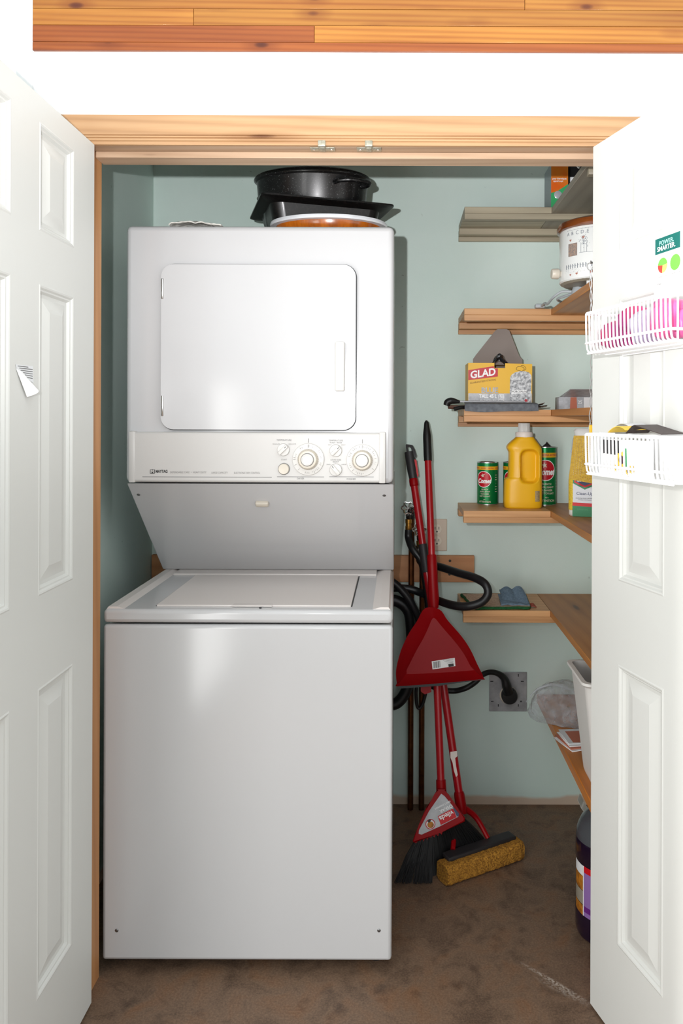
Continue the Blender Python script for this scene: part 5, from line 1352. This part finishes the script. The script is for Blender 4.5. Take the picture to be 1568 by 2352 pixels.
def pie(tc, zc, r, secs):
    fr_ = frame(D2p(tc, 0.0012, zc), UR, (0, 0, 1))
    for a0, a1, m in secs: obj('pie_slice', disc(r, 20, 2, a0=a0, a1=a1), M[m], t, fr_, 0, recalc=False)
pie(0.2525, H+0.2965, 0.0145, ((0.1, 3.0, 'pie_green'), (3.0, 4.6, 'pie_red'), (4.6, 2*PI+0.1, 'pie_yellow')))
pie(0.2905, H+0.2955, 0.0150, ((0, 2*PI, 'pie_green'),))
for s_, tt, zz, sz in (('standard home', 0.2525, H+0.2755, 0.0042), ('efficient home', 0.2925, H+0.2755, 0.0042), ('Power', 0.243, H+0.262, 0.0060)): dtext(s_, sz, 'print_faint', tt, zz)

def basket(ztop, label):
    T0, T1, WN, HT = 0.138, 0.411, 0.100, 0.078
    t = thing('wire_basket', label, 'basket', tuple(D2p((T0+T1)/2, 0.05, ztop-HT)), group='white wire baskets on the door')
    def loop(zz, ins, r, cl=True):
        q = [(T0+ins, 0.0035), (T0+ins, WN-ins-0.012), (T0+ins+0.003, WN-ins-0.003), (T0+ins+0.012, WN-ins), (T1-ins-0.012, WN-ins), (T1-ins-0.003, WN-ins-0.003), (T1-ins, WN-ins-0.012), (T1-ins, 0.0035)]
        return tube([D2p(a_, b_, zz) for a_, b_ in q]+[D2p(q[0][0], q[0][1], zz)], r, 8, 1, smooth=False)
    obj('top_rail', loop(ztop, -0.001, 0.0033), M['wire_white'], t)
    obj('mid_rail', loop(ztop-0.060, -0.0022, 0.0026), M['wire_white'], t)
    N_ = 23
    for i in range(N_):
        tt = T0+0.002+(T1-T0-0.004)*i/(N_-1)
        P_ = [D2p(tt, WN, ztop), D2p(tt, WN-0.001, ztop-0.040), D2p(tt, WN-0.003, ztop-0.068), D2p(tt, WN-0.011, ztop-HT), D2p(tt, 0.05, ztop-HT), D2p(tt, 0.004, ztop-HT)]
        obj('wire', tube(P_, 0.0019, 6, 3), M['wire_white'], t)
    for j in range(7):
        n_ = 0.012+0.082*j/6
        if j in (0, 3, 6): obj('floor_wire', tube([D2p(T0-0.001, n_, ztop-HT-0.002), D2p(T1+0.001, n_, ztop-HT-0.002)], 0.0022, 6, 1, smooth=False), M['wire_white'], t)
    for e_, sgn in ((T0, 1), (T1, -1)):
        for j in range(1, 7):
            n_ = WN*j/7
            obj('end_wire', tube([D2p(e_, n_, ztop), D2p(e_, n_, ztop-HT)], 0.0017, 6, 1, smooth=False), M['wire_white'], t)
    obj('hanger', tube([D2p(T0+0.03, 0.003, ztop), D2p(T0+0.03, 0.003, ztop+0.012), D2p(T0+0.034, 0.003, ztop+0.012), D2p(T0+0.034, 0.003, ztop)], 0.0018, 6, 2), M['wire_white'], t)
    return t
ZB1, ZB2 = H+0.2135, H-0.030
basket(ZB1, 'white wire basket holding pink packets, under the teal slogan panel')
basket(ZB2, 'white wire basket holding seed packets and papers')
def packet(name, tc, nc, zc, hw, hn, hz, m, seed, label, cat, group=None, tilt=0.0):
    bm = B(); bmesh.ops.create_icosphere(bm, subdivisions=3, radius=1.0)
    for v in bm.verts:
        n_ = v.co.normalized(); k = 1+0.12*noise.noise(n_*2+Vector((seed, 2, 5)))
        e = 0.62
        q = [math.copysign(abs(c_)**e, c_)*k for c_ in n_]
        q[0], q[2] = q[0]*hw*math.cos(tilt)-q[2]*hz*math.sin(tilt), q[0]*hw*math.sin(tilt)+q[2]*hz*math.cos(tilt)
        v.co = D2p(tc+q[0], nc+q[1]*hn, zc+q[2])
    return tag(obj(name, bm, M[m], smooth=60), label, cat, group)
zf = ZB1-0.076
packet('packet', 0.182, 0.050, zf+0.030, 0.032, 0.034, 0.026, 'magenta', 1, 'magenta packet at the hinge end of the upper wire basket', 'packet')
packet('packet', 0.236, 0.052, zf+0.056, 0.022, 0.030, 0.022, 'magenta', 9, 'crimson packet leaning over the magenta one in the wire basket', 'packet', None, 0.3)
packet('packet', 0.288, 0.054, zf+0.034, 0.030, 0.032, 0.032, 'lilac', 4, 'lilac and grey packet in the middle of the upper wire basket', 'packet')
packet('packet', 0.352, 0.052, zf+0.042, 0.032, 0.034, 0.036, 'pink', 6, 'bright pink packet at the outer end of the upper wire basket', 'packet')
packet('packet', 0.394, 0.045, zf+0.030, 0.011, 0.028, 0.026, 'pink', 8, 'small pink packet squeezed against the end wires of the upper basket', 'packet')
zf = ZB2-0.076
def card(name, t0, t1, n0, n1, z0, z1, m, label, cat, th=0.003):
    return tag(obj(name, loft([[D2p(t0, n0, z0), D2p(t1, n0, z0), D2p(t1, n0+th, z0), D2p(t0, n0+th, z0)], [D2p(t0, n1, z1), D2p(t1, n1, z1), D2p(t1, n1+th, z1), D2p(t0, n1+th, z1)]]), M[m], smooth=0), label, cat)
card('envelope', 0.148, 0.200, 0.080, 0.070, zf, zf+0.080, 'paper_grey', 'white envelope at the hinge end of the lower wire basket', 'envelope')
sp = thing('seed_packet', 'white seed packet with yellow sunflowers behind the lower basket wires', 'seed packet', tuple(D2p(0.25, 0.088, zf)))
obj('packet_front', loft([[D2p(a_, n_, zz) for a_, zz in ((0.178, zf), (0.345, zf), (0.345, zf+0.068), (0.178, zf+0.068))] for n_ in (0.0850, 0.0880)]), M['paper'], sp, smooth=0)
obj('dark_heading', loft([[D2p(a_, n_, zz) for a_, zz in ((0.184, zf+0.040), (0.244, zf+0.038), (0.246, zf+0.066), (0.180, zf+0.067))] for n_ in (0.0880, 0.0885)]), M['charcoal'], sp, smooth=0)
def flower(tc, zc, r):
    fr_ = frame(D2p(tc, 0.0887, zc), UR, (0, 0, 1))
    pb = B(); pts = []
    for i in range(24):
        a_ = 2*PI*i/24; q = r*(1.0 if i % 2 else 0.78); pts.append((q*math.cos(a_), q*math.sin(a_)))
    obj('petals', poly(pts, pb), M['petal'], sp, fr_, 0)
    obj('seed_head', disc(r*0.5, 16, 1), M['seedhead'], sp, fr_ @ Matrix.Translation((0, 0, 0.0004 if (UR.cross(Vector((0, 0, 1)))).dot(NR) > 0 else -0.0004)), 0)
flower(0.250, zf+0.030, 0.017); flower(0.234, zf+0.014, 0.008); flower(0.272, zf+0.010, 0.008); flower(0.284, zf+0.014, 0.009)
obj('green_strip', loft([[D2p(a_, n_, zz) for a_, zz in ((0.2615, zf+0.018), (0.2685, zf+0.018), (0.2685, zf+0.052), (0.2615, zf+0.052))] for n_ in (0.0888, 0.0891)]), M['leaf_green'], sp, smooth=0)
card('envelope', 0.300, 0.398, 0.058, 0.064, zf, zf+0.072, 'paper', 'white folded letter at the outer end of the lower wire basket', 'letter')
def lft(u, v):
    return D2p(0.182+0.060*u+0.01*v, 0.075-0.055*v, zf+0.070+0.022*math.sin(PI*(0.15+0.6*u))*1.0+0.002*v)
tag(obj('booklet', sheet(lft, 14, 6, 0.0012), M['petal'], smooth=60), 'yellow edged booklet curling over the lower basket rim', 'booklet')
def brn(u, v):
    return D2p(0.236+0.11*u, 0.070-0.050*v, zf+0.0795+0.016*max(0, 1-abs(u-0.22)/0.22*(1 if u < 0.22 else 0.28))+0.001*v)
tag(obj('folded_card', sheet(brn, 16, 6, 0.0012), M['brown_card'], smooth=20), 'dark brown folded card lying across the lower wire basket', 'card')
def wht(u, v): return D2p(0.150+0.075*u, 0.055-0.045*v, zf+0.076+0.022*math.sin(PI*u*0.75))
tag(obj('paper_sheet', sheet(wht, 12, 6, 0.0008), M['paper_grey'], smooth=60), 'curled white paper sheet at the hinge end of the lower basket', 'paper')
